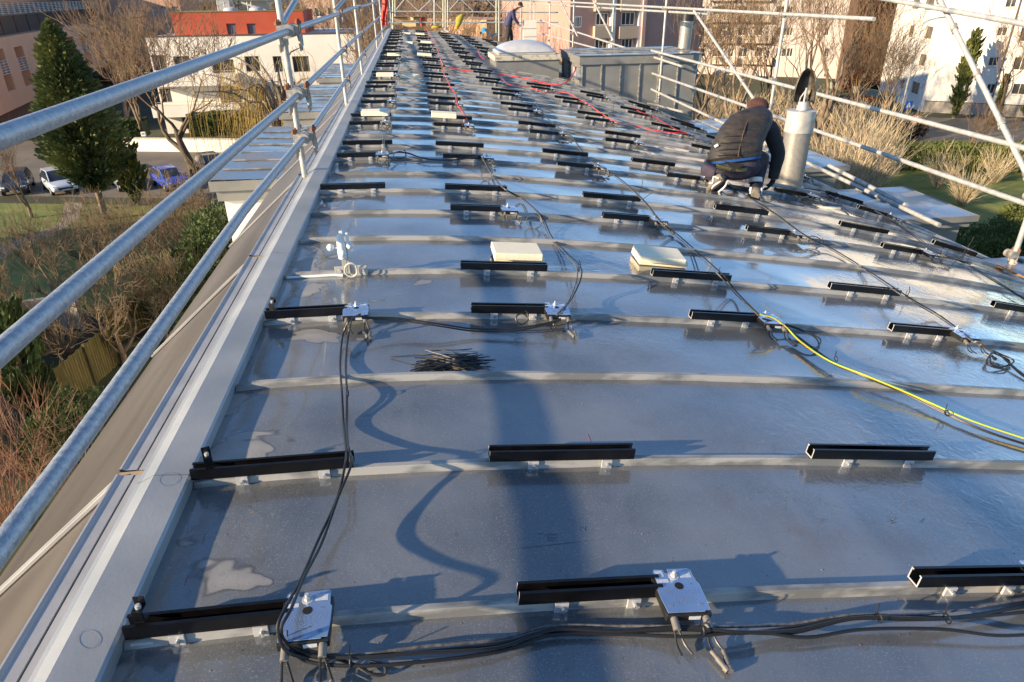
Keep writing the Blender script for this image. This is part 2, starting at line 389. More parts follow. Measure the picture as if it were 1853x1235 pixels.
for yy0, dy in ((4.35, 1.45), (7.15, 1.4), (9.85, 1.5), (12.9, 1.5)):
    side_roof(6.0, 7.42, yy0, yy0+dy, -1.06, 'y', 1, 1, wall_m=greymet, slope=.0, fas=.14, zb=-3.4, win=False)
# ============================================================ ROOF FURNITURE
# skylight dome on concrete upstand
sx0, sx1, sy0, sy1 = 2.80, 4.46, 17.7, 19.2; cz = -.30
sk = thing('skylight', 'opal domed skylight on a lichen stained concrete kerb, halfway along the roof', 'skylight', ((sx0+sx1)/2, (sy0+sy1)/2, -.5))
def cbox(mbx, a, b, z0, z1): cx, cy = 0, 0; mbx.box(-a, a, -b, b, z0, z1)
hx, hy = (sx1-sx0)/2, (sy1-sy0)/2
mb = MB(); mb.box(-hx+.05, hx-.05, -hy+.05, hy-.05, -.5, .42); mb.build('upstand', greymet, sk)
mb = MB(); mb.box(-hx, hx, -hy, hy, .42, .54); mb.build('kerb', conc, sk, bevel=.012)
mb = MB(); mb.box(-hx+.12, hx-.12, -hy+.12, hy-.12, .541, .60); 
mb.build('dome_frame', zinc2, sk, bevel=.01)
mb = MB(); n = 14
for j in range(n+1):
    for i in range(n+1):
        a, b = -1+2*i/n, -1+2*j/n
        mb.v.append((a*(hx-.10), b*(hy-.10), .60+.25*(max(0, (1-a**2))*max(0, (1-b**2)))**.55))
for j in range(n):
    for i in range(n): mb.f.append((j*(n+1)+i, j*(n+1)+i+1, (j+1)*(n+1)+i+1, (j+1)*(n+1)+i))
mb.build('dome', dome, sk, smooth=True)
# clad housing beyond right edge
hs = thing('roof_housing', 'grey seam clad plant housing with a flat lid on the right side of the roof', 'housing', (4.75, 16.8, -.6))
hw, hd = 2.85, 2.1; ht = .68
mb = MB(); mb.box(0, hw, 0, hd, -1.9, ht-.21); mb.build('housing_wall', greymet, hs)
mb = MB()
for k in range(7): x = .02+k*(hw-.04)/6.0; mb.box(x-.012, x+.012, -.035, -.001, -1.9, ht-.212)
for k in range(4): yv = .02+k*(hd-.04)/3.; mb.box(-.035, -.001, yv-.012, yv+.012, -1.9, ht-.212)
mb.build('wall_seam', seamm, hs)
mb = MB(); mb.box(-.06, hw+.06, -.06, hd+.06, ht-.208, ht-.02); mb.build('lid_fascia', greymet, hs, bevel=.006)
mb = MB(); mb.box(-.09, hw+.09, -.09, hd+.09, ht-.018, ht); mb.build('lid', dormr, hs)
mb = MB()
for k in range(1, 4): yv = k*hd/4; mb.tube([(-.05, yv, ht+.008), (hw+.05, yv, ht+.008)], .014, 6)
mb.build('lid_seam', seamm, hs)
mb = MB(); mb.obox((-.07, .22, .28), (0, 1, 0), (0, .2, .98), (1, 0, 0), .14, .13, .05); mb.build('cable_hood', zinc2, hs, bevel=.005)
# flue on right roof
def flue(name, label, x, y, z0, h, r, capm, parts):
    t = thing(name, label, 'flue', (x, y, z0)); mb = MB(); mb.tube([(0, 0, -.3), (0, 0, h)], r, 32)
    mb.build('pipe', pipem, t, smooth=True); return t
fl = flue('flue_pipe', 'fat grey steel flue with a curved blackened wind cowl, right of the crouching worker', 5.2, 7.62, -.72, .80, .148, None, None)
mb = MB(); mb.tube([(0, 0, .64), (0, 0, .875)], .160, 32); mb.build('collar', galv2, fl, smooth=True)
mb = MB(); mb.tube([(0, 0, -.06), (0, 0, .015)], [.20, .155], 32); mb.build('base_flange', zinc, fl, smooth=True)
mb = MB(); mb.tube([(0, 0, .88), (0, 0, .97)], .062, 24); mb.build('inner_neck', alu, fl, smooth=True)
mb = MB(); soot = mat('sooty_metal', (.045, .038, .03), .45, .5, (.16, .14, .11), 9, 6, lo=.45, hi=.6)
b0 = MB(); mo = []
for j in range(12):
    t = j/11; z_ = .96+.36*t; rx = .112*math.sqrt(max(.02, 1-(max(0, t-.25)/.76)**2))
    mo.append([(rx*math.cos(a), -rx*.95*math.sin(a)*1.0+.05*(1-t), z_) for a in np.linspace(R(-25), R(205), 19)])
b0.ext(mo, False); co_ = b0.build('wind_cowl', soot, fl, smooth=True); co_.rotation_euler = (0, 0, R(150)); s_ = co_.modifiers.new('t', 'SOLIDIFY'); s_.thickness = .006
mb = MB(); mb.tube([(.0, -.01, .95), (.0, -.02, 1.12)], .012, 8); mb.tube([(.05, .02, .93), (.04, 0, 1.02), (0, -.02, 1.10)], .008, 6); mb.tube([(-.05, .02, .93), (-.04, 0, 1.02), (0, -.02, 1.10)], .008, 6)
mb.build('cowl_bracket', alu, fl)
P = aty(1236, 95, 18.2)
f2 = thing('vent_pipe', 'tall grey vent pipe with a black cap, standing behind the clad housing', 'vent', (P[0], 18.2, -.3))
top = aty(1241, 22, 18.2)[2]+.3
mb = MB(); mb.tube([(0, 0, -.1), (.03, 0, top-.2)], .155, 24); mb.build('pipe', pipem, f2, smooth=True)
mb = MB(); mb.tube([(.03, 0, top-.2), (.035, 0, top)], .175, 24); mb.build('cap', blackp, f2, smooth=True)
P = roofpt(1229, 212)
f3 = thing('vent_stub', 'short grey vent with black cap beside the scaffold foot, beyond the crouching worker', 'vent', P)
mb = MB(); mb.tube([(0, 0, -.1), (0, 0, .16)], .055, 16); mb.build('pipe', pipem, f3, smooth=True)
mb = MB(); mb.tube([(0, 0, .16), (0, 0, .22)], .07, 16); mb.build('cap', blackp, f3, smooth=True)
# ============================================================ SCAFFOLDING
def coupler(parent, org, P, ax, sc=1., flip=1):
    mbc, mbr = MB(), MB()
    P = np.array(P, float); ax = np.array(ax, float); ax /= np.linalg.norm(ax)
    s = np.cross(ax, (0, 0, 1)); s /= (np.linalg.norm(s) or 1); u = np.cross(s, ax)
    for o in (-.028, .028):
        mbc.tube([P+ax*(o-.014)*sc, P+ax*(o+.014)*sc], .034*sc, 12)
    mbc.obox(P+u*.005*sc+s*.03*flip*sc, ax, s, u, .04*sc, .018*sc, .024*sc)
    for o in (-.03, .03):       # hanging bolts with eye nuts
        a = P+ax*o*sc+s*.045*flip*sc
        mbr.tube([a+u*.055*sc, a-u*.02*sc], .007*sc, 6); mbr.tube([a+u*.03*sc, a+u*.045*sc], .014*sc, 6)
        mbc.tube([a-u*.015*sc, a+s*.004*sc-u*.075*sc], [.012*sc, .007*sc], 6)
        mbc.tube(smooth_path([a-u*.01*sc+ax*.012*sc, a-u*.06*sc+ax*.02*sc, a-u*.095*sc, a-u*.06*sc-ax*.02*sc], 3), .005*sc, 5)
    c_ = mbc.build('coupler', castst, parent, smooth=True, origin=org); mbr.build('coupler_bolt', rust, c_, origin=org)
scL = thing('scaffold_guardrail', 'galvanised tube guardrail standing along the left roof edge', 'scaffolding', (-.16, 6.1, 0))
OL = (-.16, 6.1, 0)
XT = -.11
def tubeL(pts): return [tuple(atx(u, v, XT)) for u, v in pts]
lines = [[(0, 249), (251, 156), (502, 64), (547, 48), (611, 26), (638, 15), (664, 10), (683, 2)],
         [(0, 638), (296, 380), (524, 186), (559, 150), (624, 87), (654, 60), (672, 45), (689, 29), (709, 14)],
         [(0, 993), (143, 800), (439, 384), (532, 271), (570, 227), (629, 141), (656, 99), (688, 61), (709, 34)]]
for i, ln in enumerate(lines):
    pts = tubeL(ln)
    d = pts[1][1]-pts[0][1]
    pts = [(pts[0][0], -1.5, pts[0][2]+(pts[0][2]-pts[2][2])/(pts[2][1]-pts[0][1])*(pts[0][1]+1.5))]+pts
    mb = MB(); mb.tube(pts, .0255, 20); mb.build('guard_tube', galv, scL, smooth=True, origin=OL)
poles = [((553, 322), (502, 0)), ((628, 192), (604, 0)), ((656, 136), (634, 0)), ((683, 88), (671, -8)), ((693, 70), (686, -6)), ((712, 44), (709, -6))]
for i, (b_, t_) in enumerate(poles):
    B = atz(*b_, .0); B[0] = min(B[0], -.12); yb = B[1]; T = aty(t_[0], t_[1], yb)
    dirv = (T-B); 
    mb = MB(); mb.tube([(B[0], yb, -.9), (B[0]-.01, yb, 1.9)], .0245, 16); mb.build('upright_pole', galv2, scL, smooth=True, origin=OL)
    for q_, ln in enumerate(lines):
        pl = tubeL(ln)
        for a, b in zip(pl[:-1], pl[1:]):
            if a[1] <= yb <= b[1]:
                t = (yb-a[1])/(b[1]-a[1]); Pc = np.array(a)+(np.array(b)-np.array(a))*t
                for dyo in ((-.11, .0, .13) if i == 0 else (0,)): coupler(scL, OL, Pc+np.array((0, dyo, 0)), np.array(b)-np.array(a), 1.5 if i == 0 else 1.1, -1 if dyo else 1)
# raking brace off the first pole
for (u0, v0, u1, v1, yy_) in ((509, 46, 548, -22, 6.05), (605, 20, 640, -20, 9.9)):
    a = aty(u0, v0, yy_); b = aty(u1, v1, yy_+.9); b = a+(b-a)*3
    mb = MB(); mb.tube([a, b], .0245, 16); mb.build('raking_brace', galv, scL, smooth=True, origin=OL)
# right scaffold
scR = thing('eaves_scaffold', 'galvanised tube scaffold with diagonal braces along the right eaves', 'scaffolding', (6.5, 5.65, -1.1)); OR = (6.5, 5.65, -1.1)
XR = 6.5
tR = {'t': [((880, -3), (1581, 35), 6.5, 0)], }
for (a, b, xx) in [((880, -4), (1582, 35), 6.5), ((1560, -9), (1900, 52), 6.36), ((940, 6), (1282, 26), 6.62),
                   ((975, 36), (1235, 121), 6.5), ((1179, 92), (1910, 283), 6.44), ((1180, 133), (1910, 388), 6.5), ((1179, 162), (1700, 408), 6.44),
                   ((975, 60), (1105, 95), 6.6), ((1500, 300), (1640, 372), 6.5), ((1055, 157), (1235, 203), 6.44), ((1150, 183), (1880, 512), 6.5)]:
    pa, pb = atx(*a, xx), atx(*b, xx)
    mb = MB(); mb.tube([pa, pb], .0255, 16); mb.build('ledger_tube', galv2, scR, smooth=True, origin=OR)
    if a[0] > 1000:
        for k in range(1, 5):
            mbc = MB(); pc = pa+(pb-pa)*(k/5.3); mbc.tube([pc-(pb-pa)/np.linalg.norm(pb-pa)*.04, pc+(pb-pa)/np.linalg.norm(pb-pa)*.04], .0275, 14); mbc.build('spigot_sleeve', zinc, scR, smooth=True, origin=OR)
for i, (ut, vt, ub, vb) in enumerate([(1879, 200, 1822, 488), (1416, 20, 1390, 200), (1201, 20, 1196, 190), (1107, 20, 1104, 60), (1036, 10, 1033, 50), (993, 10, 992, 60), (965, 10, 965, 50)]):
    y_ = atx(ut, vt, XR)[1] if i else 5.62
    mb = MB(); zt = 1.9 if i == 1 else (1.25 if i else .55); mb.tube([(XR+.05, y_, G+.01), (XR+.05, y_, zt)], .0255, 16); mb.build('upright_pole', galv2, scR, smooth=True, origin=OR)
    for z in (1.05, .1, -.38, -.95):
        if z < zt: coupler(scR, OR, (XR, y_, z), (0, 1, 0), 1.15, 1)
for (a, b) in [((1256, 20), (1395, 225)), ((1690, -22), (1880, 360)), ((1012, -2), (1045, 66)), ((1072, -2), (1110, 74))]:
    pa = atx(*a, 6.44); pb = atx(*b, 6.44); mb = MB(); mb.tube([pa, pb], .0255, 16); mb.build('diagonal_brace', galv2, scR, smooth=True, origin=OR)
    d = (pb-pa)
    for k in (.06, .22, .45, .68, .9): mbc = MB(); pc = pa+d*k; mbc.tube([pc-d/np.linalg.norm(d)*.02, pc+d/np.linalg.norm(d)*.02], .036, 12); mbc.obox(pc, d/np.linalg.norm(d), (0, 0, 1), (1, 0, 0), .012, .05, .02); mbc.build('brace_collar', castst, scR, smooth=True, origin=OR)
# far end scaffold
YE = 34.75
scE = thing('end_scaffold', 'lattice of scaffold frames closing off the far end of the roof', 'scaffolding', (.0, YE, -.3)); OE = (0., YE, -.3)
def E_(u, v, y=YE): return aty(u, v, y)
def addE(name, segs, rad, m):
    for a, b in segs:
        mb = MB(); mb.tube([E_(*a), E_(*b)], rad, 8); mb.build(name, m, scE, smooth=True, origin=OE)
addE('ledger_tube', [((705, 21), (1010, 23)), ((705, 41), (1010, 41)), ((705, -2), (1010, 2))], .03, galv2)
addE('upright_pole', [((711, -8), (711, 60)), ((806, -8), (806, 62)), ((903, -8), (903, 75)), ((942, -8), (942, 85)), ((786, -8), (786, 45)), ((960, -5), (960, 80))], .035, galv2)
addE('frame_standard', [((715, -8), (715, 30)), ((802, -8), (802, 50)), ((810, -8), (810, 50)), ((898, -8), (898, 60))], .03, mat('yellow_banded_pole', (.45, .50, .30), .6, 0, (.62, .62, .5), 3))
addE('diagonal_brace', [((715, 20), (733, -2)), ((736, 0), (758, 21)), ((758, 21), (782, -2)), ((782, 0), (802, 20)), ((812, 20), (832, -2)), ((833, -2), (856, 20)), ((880, -1), (897, 15)), ((906, 20), (928, -2)), ((925, -2), (945, 24)), ((836, 45), (850, 32))], .022, galv2)
ban = MB(); a = atx(693, -6, -.05); b = atx(697, 48, -.05); y0 = 23.
for j in range(9):
    for i in range(6):
        P = aty(691+i*2.0+1.2*math.sin(j*.8), -8+j*6.8, y0); ban.v.append((P[0], P[1]+.06*math.sin(i*1.7+j*.6), P[2]))
for j in range(8):
    for i in range(5): ban.f.append((j*6+i, j*6+i+1, (j+1)*6+i+1, (j+1)*6+i))
o = ban.build('red_banner', mat('red_netting', (.70, .07, .05), .7, 0, (.8, .12, .08), 3), smooth=True)
sm = o.modifiers.new('thick', 'SOLIDIFY'); sm.thickness = .01
tag(o, 'red netting banner tied to the left guardrail near the far end', 'banner')
# ============================================================ MOUNTING RAILS AND MICROINVERTERS
def channel_mesh(Lg, name):
    pr = [(-.021, 0), (.021, 0), (.021, .039), (.012, .039), (.012, .035), (.0165, .035), (.0165, .005), (-.0165, .005), (-.0165, .035), (-.012, .035), (-.012, .039), (-.021, .039)]
    mb = MB(); mb.rings([[(x, y, z) for y, z in pr] for x in (-Lg/2, Lg/2)])
    me = bpy.data.meshes.new(name); me.from_pydata(mb.v, [], mb.f); me.materials.append(blackal); me.materials.append(alu)
    me.polygons[len(me.polygons)-1].material_index = 1; me.polygons[len(me.polygons)-2].material_index = 1
    me.update(); return me
def make_rail(Lg):
    t = thing('mounting_rail', 'x', 'mounting rail'); me = channel_mesh(Lg, 'channel')
    c = bpy.data.objects.new('channel', me); COL.objects.link(c); c.parent = t; c.location = (0, .005, .0345)
    for px in (-.10*Lg/.5, .155*Lg/.5):
        mb = MB(); mb.box(px-.018, px+.018, -.020, -.0135, .002, .0340); mb.box(px-.018, px+.018, .0135, .020, .006, .0340); mb.box(px-.018, px+.018, -.0134, .0134, .0325, .0340)
        cl = mb.build('seam_clamp', alu, t, bevel=.002)
        mb = MB(); mb.tube([(px+.003, -.0205, .018), (px+.003, -.031, .018)], .0065, 8); mb.build('clamp_bolt', galv, cl, smooth=True)
    return t
def text_mesh(txt, size, m, loc, rotz=0):
    cu = bpy.data.curves.new('print', 'FONT'); cu.body = txt; cu.size = size; cu.extrude = .0001; cu.materials.append(m)
    o = bpy.data.objects.new('print', cu); COL.objects.link(o); bpy.context.view_layer.update()
    me = bpy.data.meshes.new_from_object(o.evaluated_get(bpy.context.evaluated_depsgraph_get())); bpy.data.objects.remove(o)
    return [(v.co.x+loc[0], v.co.y+loc[1], v.co.z+loc[2]) for v in me.vertices], [tuple(p.vertices) for p in me.polygons]
def make_inverter():
    t = thing('microinverter', 'x', 'inverter'); t.scale = (.94, .94, .94)
    mb = MB(); z0 = .046
    mb.box(-.064, .064, -.112, .030, z0, z0+.026); mb.build('casing', blackp, t, bevel=.004)
    def poly(pts, za, zb):
        m_ = MB(); m_.rings([[(x, y, z) for x, y in pts] for z in (za, zb)]); return m_
    pl = poly([(-.060, -.108), (.044, -.108), (.046, -.104), (.060, -.104), (.063, -.060), (.063, -.01), (.058, -.002), (.056, .040), (.050, .046), (-.012, .046), (-.013, .030), (-.024, .030), (-.026, .044), (-.050, .046), (-.056, .038), (-.058, -.02), (-.064, -.028), (-.064, -.06)], z0+.0275, z0+.0305)
    pl.build('cover_plate', invm, t, bevel=.001)
    z1 = z0+.0309
    mb = MB(); mb.tube([(-.002, .018, z1-.004), (-.002, .018, z1+.0005)], .015, 20); mb.tube([(-.002, .018, z1), (-.002, .018, z1+.010)], .0085, 6); mb.tube([(-.002, .018, z1+.010), (-.002, .018, z1+.020)], .005, 10)
    mb.build('fixing_bolt', alu, t, smooth=True)
    mb = MB(); mb.tube([(.002, -.018, z1-.0015), (.002, -.018, z1+.0002)], .0125, 24); mb.build('vent_hole', mat('dark_hole', (.004, .004, .004), .9), t)
    for (a, b, c, d) in ((-.052, -.030, .018, .040), (.018, .050, .012, .034), (-.056, -.022, -.004, .008)): mb = MB(); mb.box(a, b, c, d, z1-.0006, z1); mb.build('sticker', labelm, t)
    mb = MB(); rr = random.Random(2)
    for yv in (-.034, -.040, -.046, -.058, -.064, -.070, -.076, -.082):
        x = -.05 if yv > -.05 else -.028
        while x < (.05 if yv > -.05 else .026):
            l = rr.uniform(.004, .012); mb.box(x, min(x+l, .052), yv, yv+.0018, z1-.0002, z1+.0001); x += l+.003
    for sx in (-.045, .040): mb.box(sx-.006, sx+.006, -.090, -.080, z1-.0002, z1+.0002)
    v, f = text_mesh('FC', .011, printm, (.034, -.016, z1+.0001)); b = len(mb.v); mb.v += v; mb.f += [tuple(b+i for i in q) for q in f]
    mb.build('print', mat('dark_print', (.16, .22, .32), .6), t)
    mb = MB(); mb.box(.0, .034, -.1135, -.1122, z0+.006, z0+.018); mb.build('barcode_label', labelm, t)
    for sx, L in ((-.042, .9), (.048, 1.)):
        mb = MB(); mb.tube([(sx, -.110, z0+.012), (sx, -.142, z0+.002)], .0105, 10); 
        c = mb.build('cable_boot', greyp, t, smooth=True)
        mb = MB()
        for o in (-.005, .005):
            mb.tube(smooth_path([(sx+o, -.138, z0+.002), (sx+o*2.2+.006, -.165, z0-.022), (sx+o*3+.014, -.195, .020)], 3), .0032, 6)
        mb.build('lead', cableb, c, smooth=True)
    for sx, dx in ((.040, .022), (.072, -.004)):
        mb = MB(); p0 = np.array((sx, -.190, .022)); p1 = np.array((sx+dx, -.248, .018))
        mb.tube([p0, p0+(p1-p0)*.35, p0+(p1-p0)*.36, p0+(p1-p0)*.8, p0+(p1-p0)*.81, p1], [.006, .006, .008, .007, .010, .009], 12)
        mb.build('connector', greyp, t, smooth=True)
    return t
RP = {}; INV = make_inverter(); inv_used = [False]
ORD = ['', 'first', 'second', 'third', 'fourth', 'fifth', 'sixth', 'seventh', 'eighth', 'ninth', 'tenth', 'eleventh', 'twelfth', 'thirteenth', 'fourteenth', 'fifteenth', 'sixteenth', 'seventeenth', 'eighteenth', 'nineteenth', 'twentieth', 'twenty first', 'twenty second', 'twenty third', 'twenty fourth', 'twenty fifth', 'twenty sixth', 'twenty seventh', 'twenty eighth', 'twenty ninth', 'thirtieth', 'thirty first', 'thirty second', 'thirty third', 'thirty fourth', 'thirty fifth', 'thirty sixth', 'thirty seventh', 'thirty eighth', 'thirty ninth', 'fortieth']
CN = ['column along the left edge', 'second column from the left', 'third column from the left', 'fourth column from the left', 'fifth column from the left', 'rightmost column']
cnt = {}; icnt = {}
def place_rail(k, x0, x1, c, double=False):
    Lg = x1-x0; key = min((.50, .38, .64), key=lambda a: abs(a-Lg))
    xm = (x0+x1)/2
    if key not in RP: RP[key] = make_rail(key); o = RP[key]
    else: o = copy_tree(RP[key])
    o.location = (xm, rowy(k)+random.uniform(-.003, .003), ZR(xm)); o.rotation_euler = (0, -math.atan(DZ(xm)), random.uniform(-.006, .006))
    cnt[c] = cnt.get(c, 0)+1
    extra = {(1, 0): ', end bracket at the roof verge, nearest of all', (2, 1): ', bare and unoccupied'}.get((k, c), '')
    o['label'] = f"black rail, {ORD[cnt[c]]} from the front in the {CN[c]}"
    o['group'] = 'short black mounting rails clamped on the seams'
    return o
def place_inv(k, xc, c):
    o = INV if not inv_used[0] else copy_tree(INV); inv_used[0] = True
    o.location = (xc, rowy(k), ZR(xc)); o.rotation_euler = (0, -math.atan(DZ(xc)), random.uniform(-.03, .03))
    icnt[c] = icnt.get(c, 0)+1
    o['label'] = f"blue-grey metal microinverter, {ORD[icnt[c]]} from the front in the {CN[c]}"
    o['group'] = 'microinverters bolted to rail ends'
    return o
XC = [.035, 1.0, 2.13, 3.29, 4.48, 5.45]
for k in range(1, 54):
    m3 = k % 3
    if m3 == 0: continue
    far = k > 21
    xc_ = [.05, 1.03, 2.02, 2.95, 3.90] if k > 30 else ([.05, 1.02, 2.07, 3.05, 4.15, 5.2] if far else XC)
    for c, x0 in enumerate(xc_):
        if c == 0 and k in (5, 7): continue
        if c == 5 and k in (1, 2): continue
        if c == 4 and k in (1, 2): continue
        if c == 5 and (k in (4, 7) or k in (28, 29)): continue
        if 25 <= k <= 31 and x0 > 2.4 and x0 < 4.6: continue      # skylight stands here
        if c == 5 and 24 <= k < 32: continue
        if c == 3 and k in (11, 13): x0 -= .18
        if c == 4 and k in (11,): continue
        j = random.uniform(-.03, .03) if k > 8 else 0
        if m3 == 1:
            ln = .47
            if k == 1 and c: j = -.03
            o = place_rail(k, x0+j, x0+j+.40, c)
            if k <= 22 or (k <= 34 and c in (0, 1) and random.random() < .6): place_inv(k, x0+j+.43, c)
        else:
            if k == 2 and c == 1: j = -.03
            place_rail(k, x0+j, x0+j+.50, c)
            if far and random.random() < .25 and k < 50 and c < 4: pass
# module end clamps standing on the left ends
def end_clamp(x, y, z, rz, label):
    t = thing('end_clamp', label, 'clamp', (x, y, z-.008), 'end clamps on the verge rails', (0, 0, rz)); t.scale = (.8, .8, .8)
    mb = MB(); mb.box(-.017, .017, -.016, .016, 0, .004); mb.box(-.017, -.013, -.016, .016, .004, .045); mb.box(-.013, .012, -.016, .016, .041, .045); mb.box(.012, .016, -.016, .016, .041, .075)
    mb.build('bracket', blackal, t, bevel=.001)
    mb = MB(); mb.tube([(0, 0, .0), (0, 0, .058)], .0045, 8); mb.tube([(0, 0, .045), (0, 0, .056)], .0085, 10); mb.build('bolt', alu, t, smooth=True)
for k, rz, dx, lb in ((1, 1.5, .050, 'upright black end clamp on the nearest rail at the left roof edge'), (2, 1.9, .055, 'bronze-grey end clamp on the second verge rail, tilted towards the flashing'), (4, 1.2, .05, 'small end clamp on the third verge rail beside the flashing'),
                      ):
    end_clamp(XC[0]+dx, rowy(k)+.008, .083, rz, lb)
# folded spare bracket lying on edge near front seam
mb = MB(); mb.tube([(0, 0, 0), (.05, 0, .0)], .008, 8); o = mb.build('seam_end_cap', alu, smooth=True); o.location = (.05, rowy(1)-.006, .012); tag(o, 'crumpled silver end cap on the nearest seam at the left verge', 'seam cap')
# ============================================================ CABLES
def rp(u, v, h=.006):
    P = roofpt(u, v, h); return P
def bundle(name, label, pts, strands, cat='cable', sub=6, group=None, loops=(), wob=.006, tie=()):
    P = [rp(*p) for p in pts]; base = P[0]
    t = thing(name, label, cat, base, group) if (len(strands) > 1 or loops or tie) else None
    for i, (ox, oz, r, m) in enumerate(strands):
        q = []
        for j, p in enumerate(P):
            rr = random.Random(j*7+i); nrm = np.array((1., -.2, 0)) if abs(P[min(j+1, len(P)-1)][1]-P[max(j-1, 0)][1]) > abs(P[min(j+1, len(P)-1)][0]-P[max(j-1, 0)][0]) else np.array((0, 1., 0))
            q.append(p+nrm*(ox+rr.uniform(-wob, wob))+np.array((0, 0, max(oz, r)+rr.uniform(0, wob*.6))))
        mb = MB(); mb.tube(smooth_path(q, sub), r, 8)
        if t: mb.build('strand', m, t, smooth=True, origin=base)
        else: tag(mb.build(name, m, None, smooth=True, origin=base), label, cat, group)
    for (u, v, h) in tie:
        c = rp(u, v, h); mb = MB(); a = np.linspace(0, 2*math.pi, 11)
        mb.tube([c+np.array((.004*math.sin(1), math.cos(x)*.014, math.sin(x)*.012)) for x in a], .0022, 5)
        mb.tube([c+np.array((0, .008, .010)), c+np.array((.004, .012, .038))], .0018, 5); mb.build('tie', blackp, t, origin=base)
    for (u, v, h, rad, tilt) in loops:
        c = rp(u, v, h); mb = MB(); a = np.linspace(0, 2*math.pi*1.15, 26)
        mb.tube([c+np.array((math.cos(x)*rad, math.sin(x)*rad*math.cos(tilt), math.sin(x)*rad*math.sin(tilt)+.001*i)) for i, x in enumerate(a)], .0038, 7)
        mb.build('loop', strands[0][3], t, smooth=True, origin=base)
    return t
B3 = [(-.008, .004, .0042, cableb), (.006, .006, .0042, cableb)]
bundle('cable_pair', 'black cable pair looping from the third verge rail down to the front left inverter', [(652, 572, .09), (636, 583, .09), (626, 610, .03), (621, 660, .012), (625, 712, .042), (626, 770, .012), (630, 812, .05), (633, 842, .105), (612, 905, .075), (580, 985, .06), (548, 1050, .09), (520, 1105, .13), (508, 1142, .115), (520, 1172, .06), (560, 1190, .02)], B3, tie=[(632, 832, .11), (628, 712, .05), (520, 1170, .05)])
bundle('cable_bundle', 'black cable bundle with grey braided strand along the front, left inverter to right edge', [(515, 1165, .05), (560, 1192, .02), (650, 1198, .02), (760, 1192, .02), (900, 1172, .012), (1000, 1148, .012), (1120, 1146, .010), (1240, 1145, .03), (1330, 1148, .035), (1430, 1142, .02), (1540, 1122, .03), (1640, 1122, .03), (1730, 1120, .02), (1880, 1098, .02), (1960, 1090, .02)],
       [(-.010, .004, .0046, cableb), (.004, .004, .0046, cableb), (.014, .008, .004, cableg), (-.002, .012, .0042, cableb)], loops=[], tie=[(632, 1198, .03), (1268, 1140, .05), (1588, 1118, .05), (1712, 1120, .04)], wob=.009)
bundle('cable_loop', 'small black cable loop sticking out below the front left inverter', [(600, 1192, .02), (640, 1205, .012), (672, 1222, .008), (696, 1222, .008), (694, 1206, .02), (670, 1200, .02)], [(0, .004, .0042, cableb)], wob=0)
bundle('cable_tail', 'black cable drooping from the bundle towards the lower right corner', [(1380, 1150, .03), (1460, 1155, .02), (1560, 1140, .02), (1700, 1140, .02), (1800, 1150, .015), (1900, 1150, .015)], [(0, .004, .0045, cableb)])
bundle('cable_pair', 'black cable pair lying along the seam between the third verge rail and its right neighbour', [(655, 578, .08), (720, 580, .06), (790, 590, .045), (860, 600, .02), (930, 598, .03), (985, 590, .045), (1015, 580, .07)], B3, loops=[(945, 581, .05, .03, 1.1)])
CG = [(-.006, .004, .0038, cableg), (.008, .006, .0042, cableb)]
bundle('cable_run', 'grey and black cable run climbing the second column past the foam blocks', [(1008, 572, .09), (1035, 540, .05), (1048, 490, .11), (1020, 458, .03), (996, 430, .01), (983, 400, .04), (972, 385, .08), (945, 362, .012), (912, 343, .10), (895, 325, .02), (880, 300, .02), (872, 285, .08)], CG, loops=[(966, 405, .03, .055, 1.0), (880, 322, .03, .045, 1.0), (878, 335, .02, .03, .9)], tie=[(1046, 488, .11), (912, 343, .10)])
bundle('cable_run', 'grey and black cable run crossing the third column up to the far rails', [(1372, 573, .08), (1330, 530, .02), (1302, 498, .11), (1255, 455, .02), (1222, 425, .02), (1195, 404, .08), (1162, 362, .11), (1120, 325, .03), (1085, 303, .08), (1060, 285, .03), (1035, 250, .10), (1020, 240, .08), (985, 210, .03), (962, 175, .08), (942, 158, .05)], CG, loops=[(1092, 318, .03, .05, .9)], tie=[(1302, 496, .11)])
bundle('cable_run', 'black cable run crossing the fourth column behind the crouching worker', [(1760, 620, .08), (1700, 575, .02), (1640, 540, .11), (1560, 487, .02), (1500, 450, .02), (1455, 428, .08), (1397, 385, .11), (1340, 350, .02), (1300, 330, .06)], CG, loops=[(1475, 440, .03, .06, .6), (1310, 342, .02, .09, .3)], tie=[(1640, 538, .12)])
bundle('cable_run', 'thin black cable run along the fifth column, right of the flue', [(1880, 560, .02), (1800, 510, .03), (1740, 475, .02), (1700, 462, .08), (1650, 425, .02), (1608, 398, .11), (1560, 370, .03), (1515, 352, .07), (1450, 342, .02), (1400, 345, .02)], [(-.006, .004, .0042, cableb), (.01, .004, .0036, cableb)], loops=[(1600, 360, .12, .10, 1.2), (1510, 358, .03, .06, .4)])
bundle('cable_run', 'grey cable run climbing the column along the left edge', [(705, 280, .08), (695, 262, .10), (697, 240, .03), (706, 222, .08), (704, 207, .11), (712, 190, .03), (716, 176, .08), (712, 160, .03), (719, 148, .08), (716, 135, .03), (722, 122, .08), (720, 108, .04), (726, 96, .05)], CG, loops=[(698, 232, .03, .07, 1.0), (716, 150, .03, .07, .8)])
bundle('cable_pair', 'black cable pair stretched from the left column to the inverter with a small loop', [(706, 279, .08), (735, 278, .03), (770, 289, .03), (820, 291, .03), (865, 285, .07)], B3, loops=[(724, 283, .03, .06, .5)])
bundle('loose_cable', 'coiled black cable end hanging off the rightmost inverter of the fourth column', [(1768, 622, .05), (1800, 640, .03), (1830, 655, .02), (1815, 668, .01), (1790, 660, .02), (1800, 640, .03), (1850, 680, .01), (1900, 710, .01)], B3)
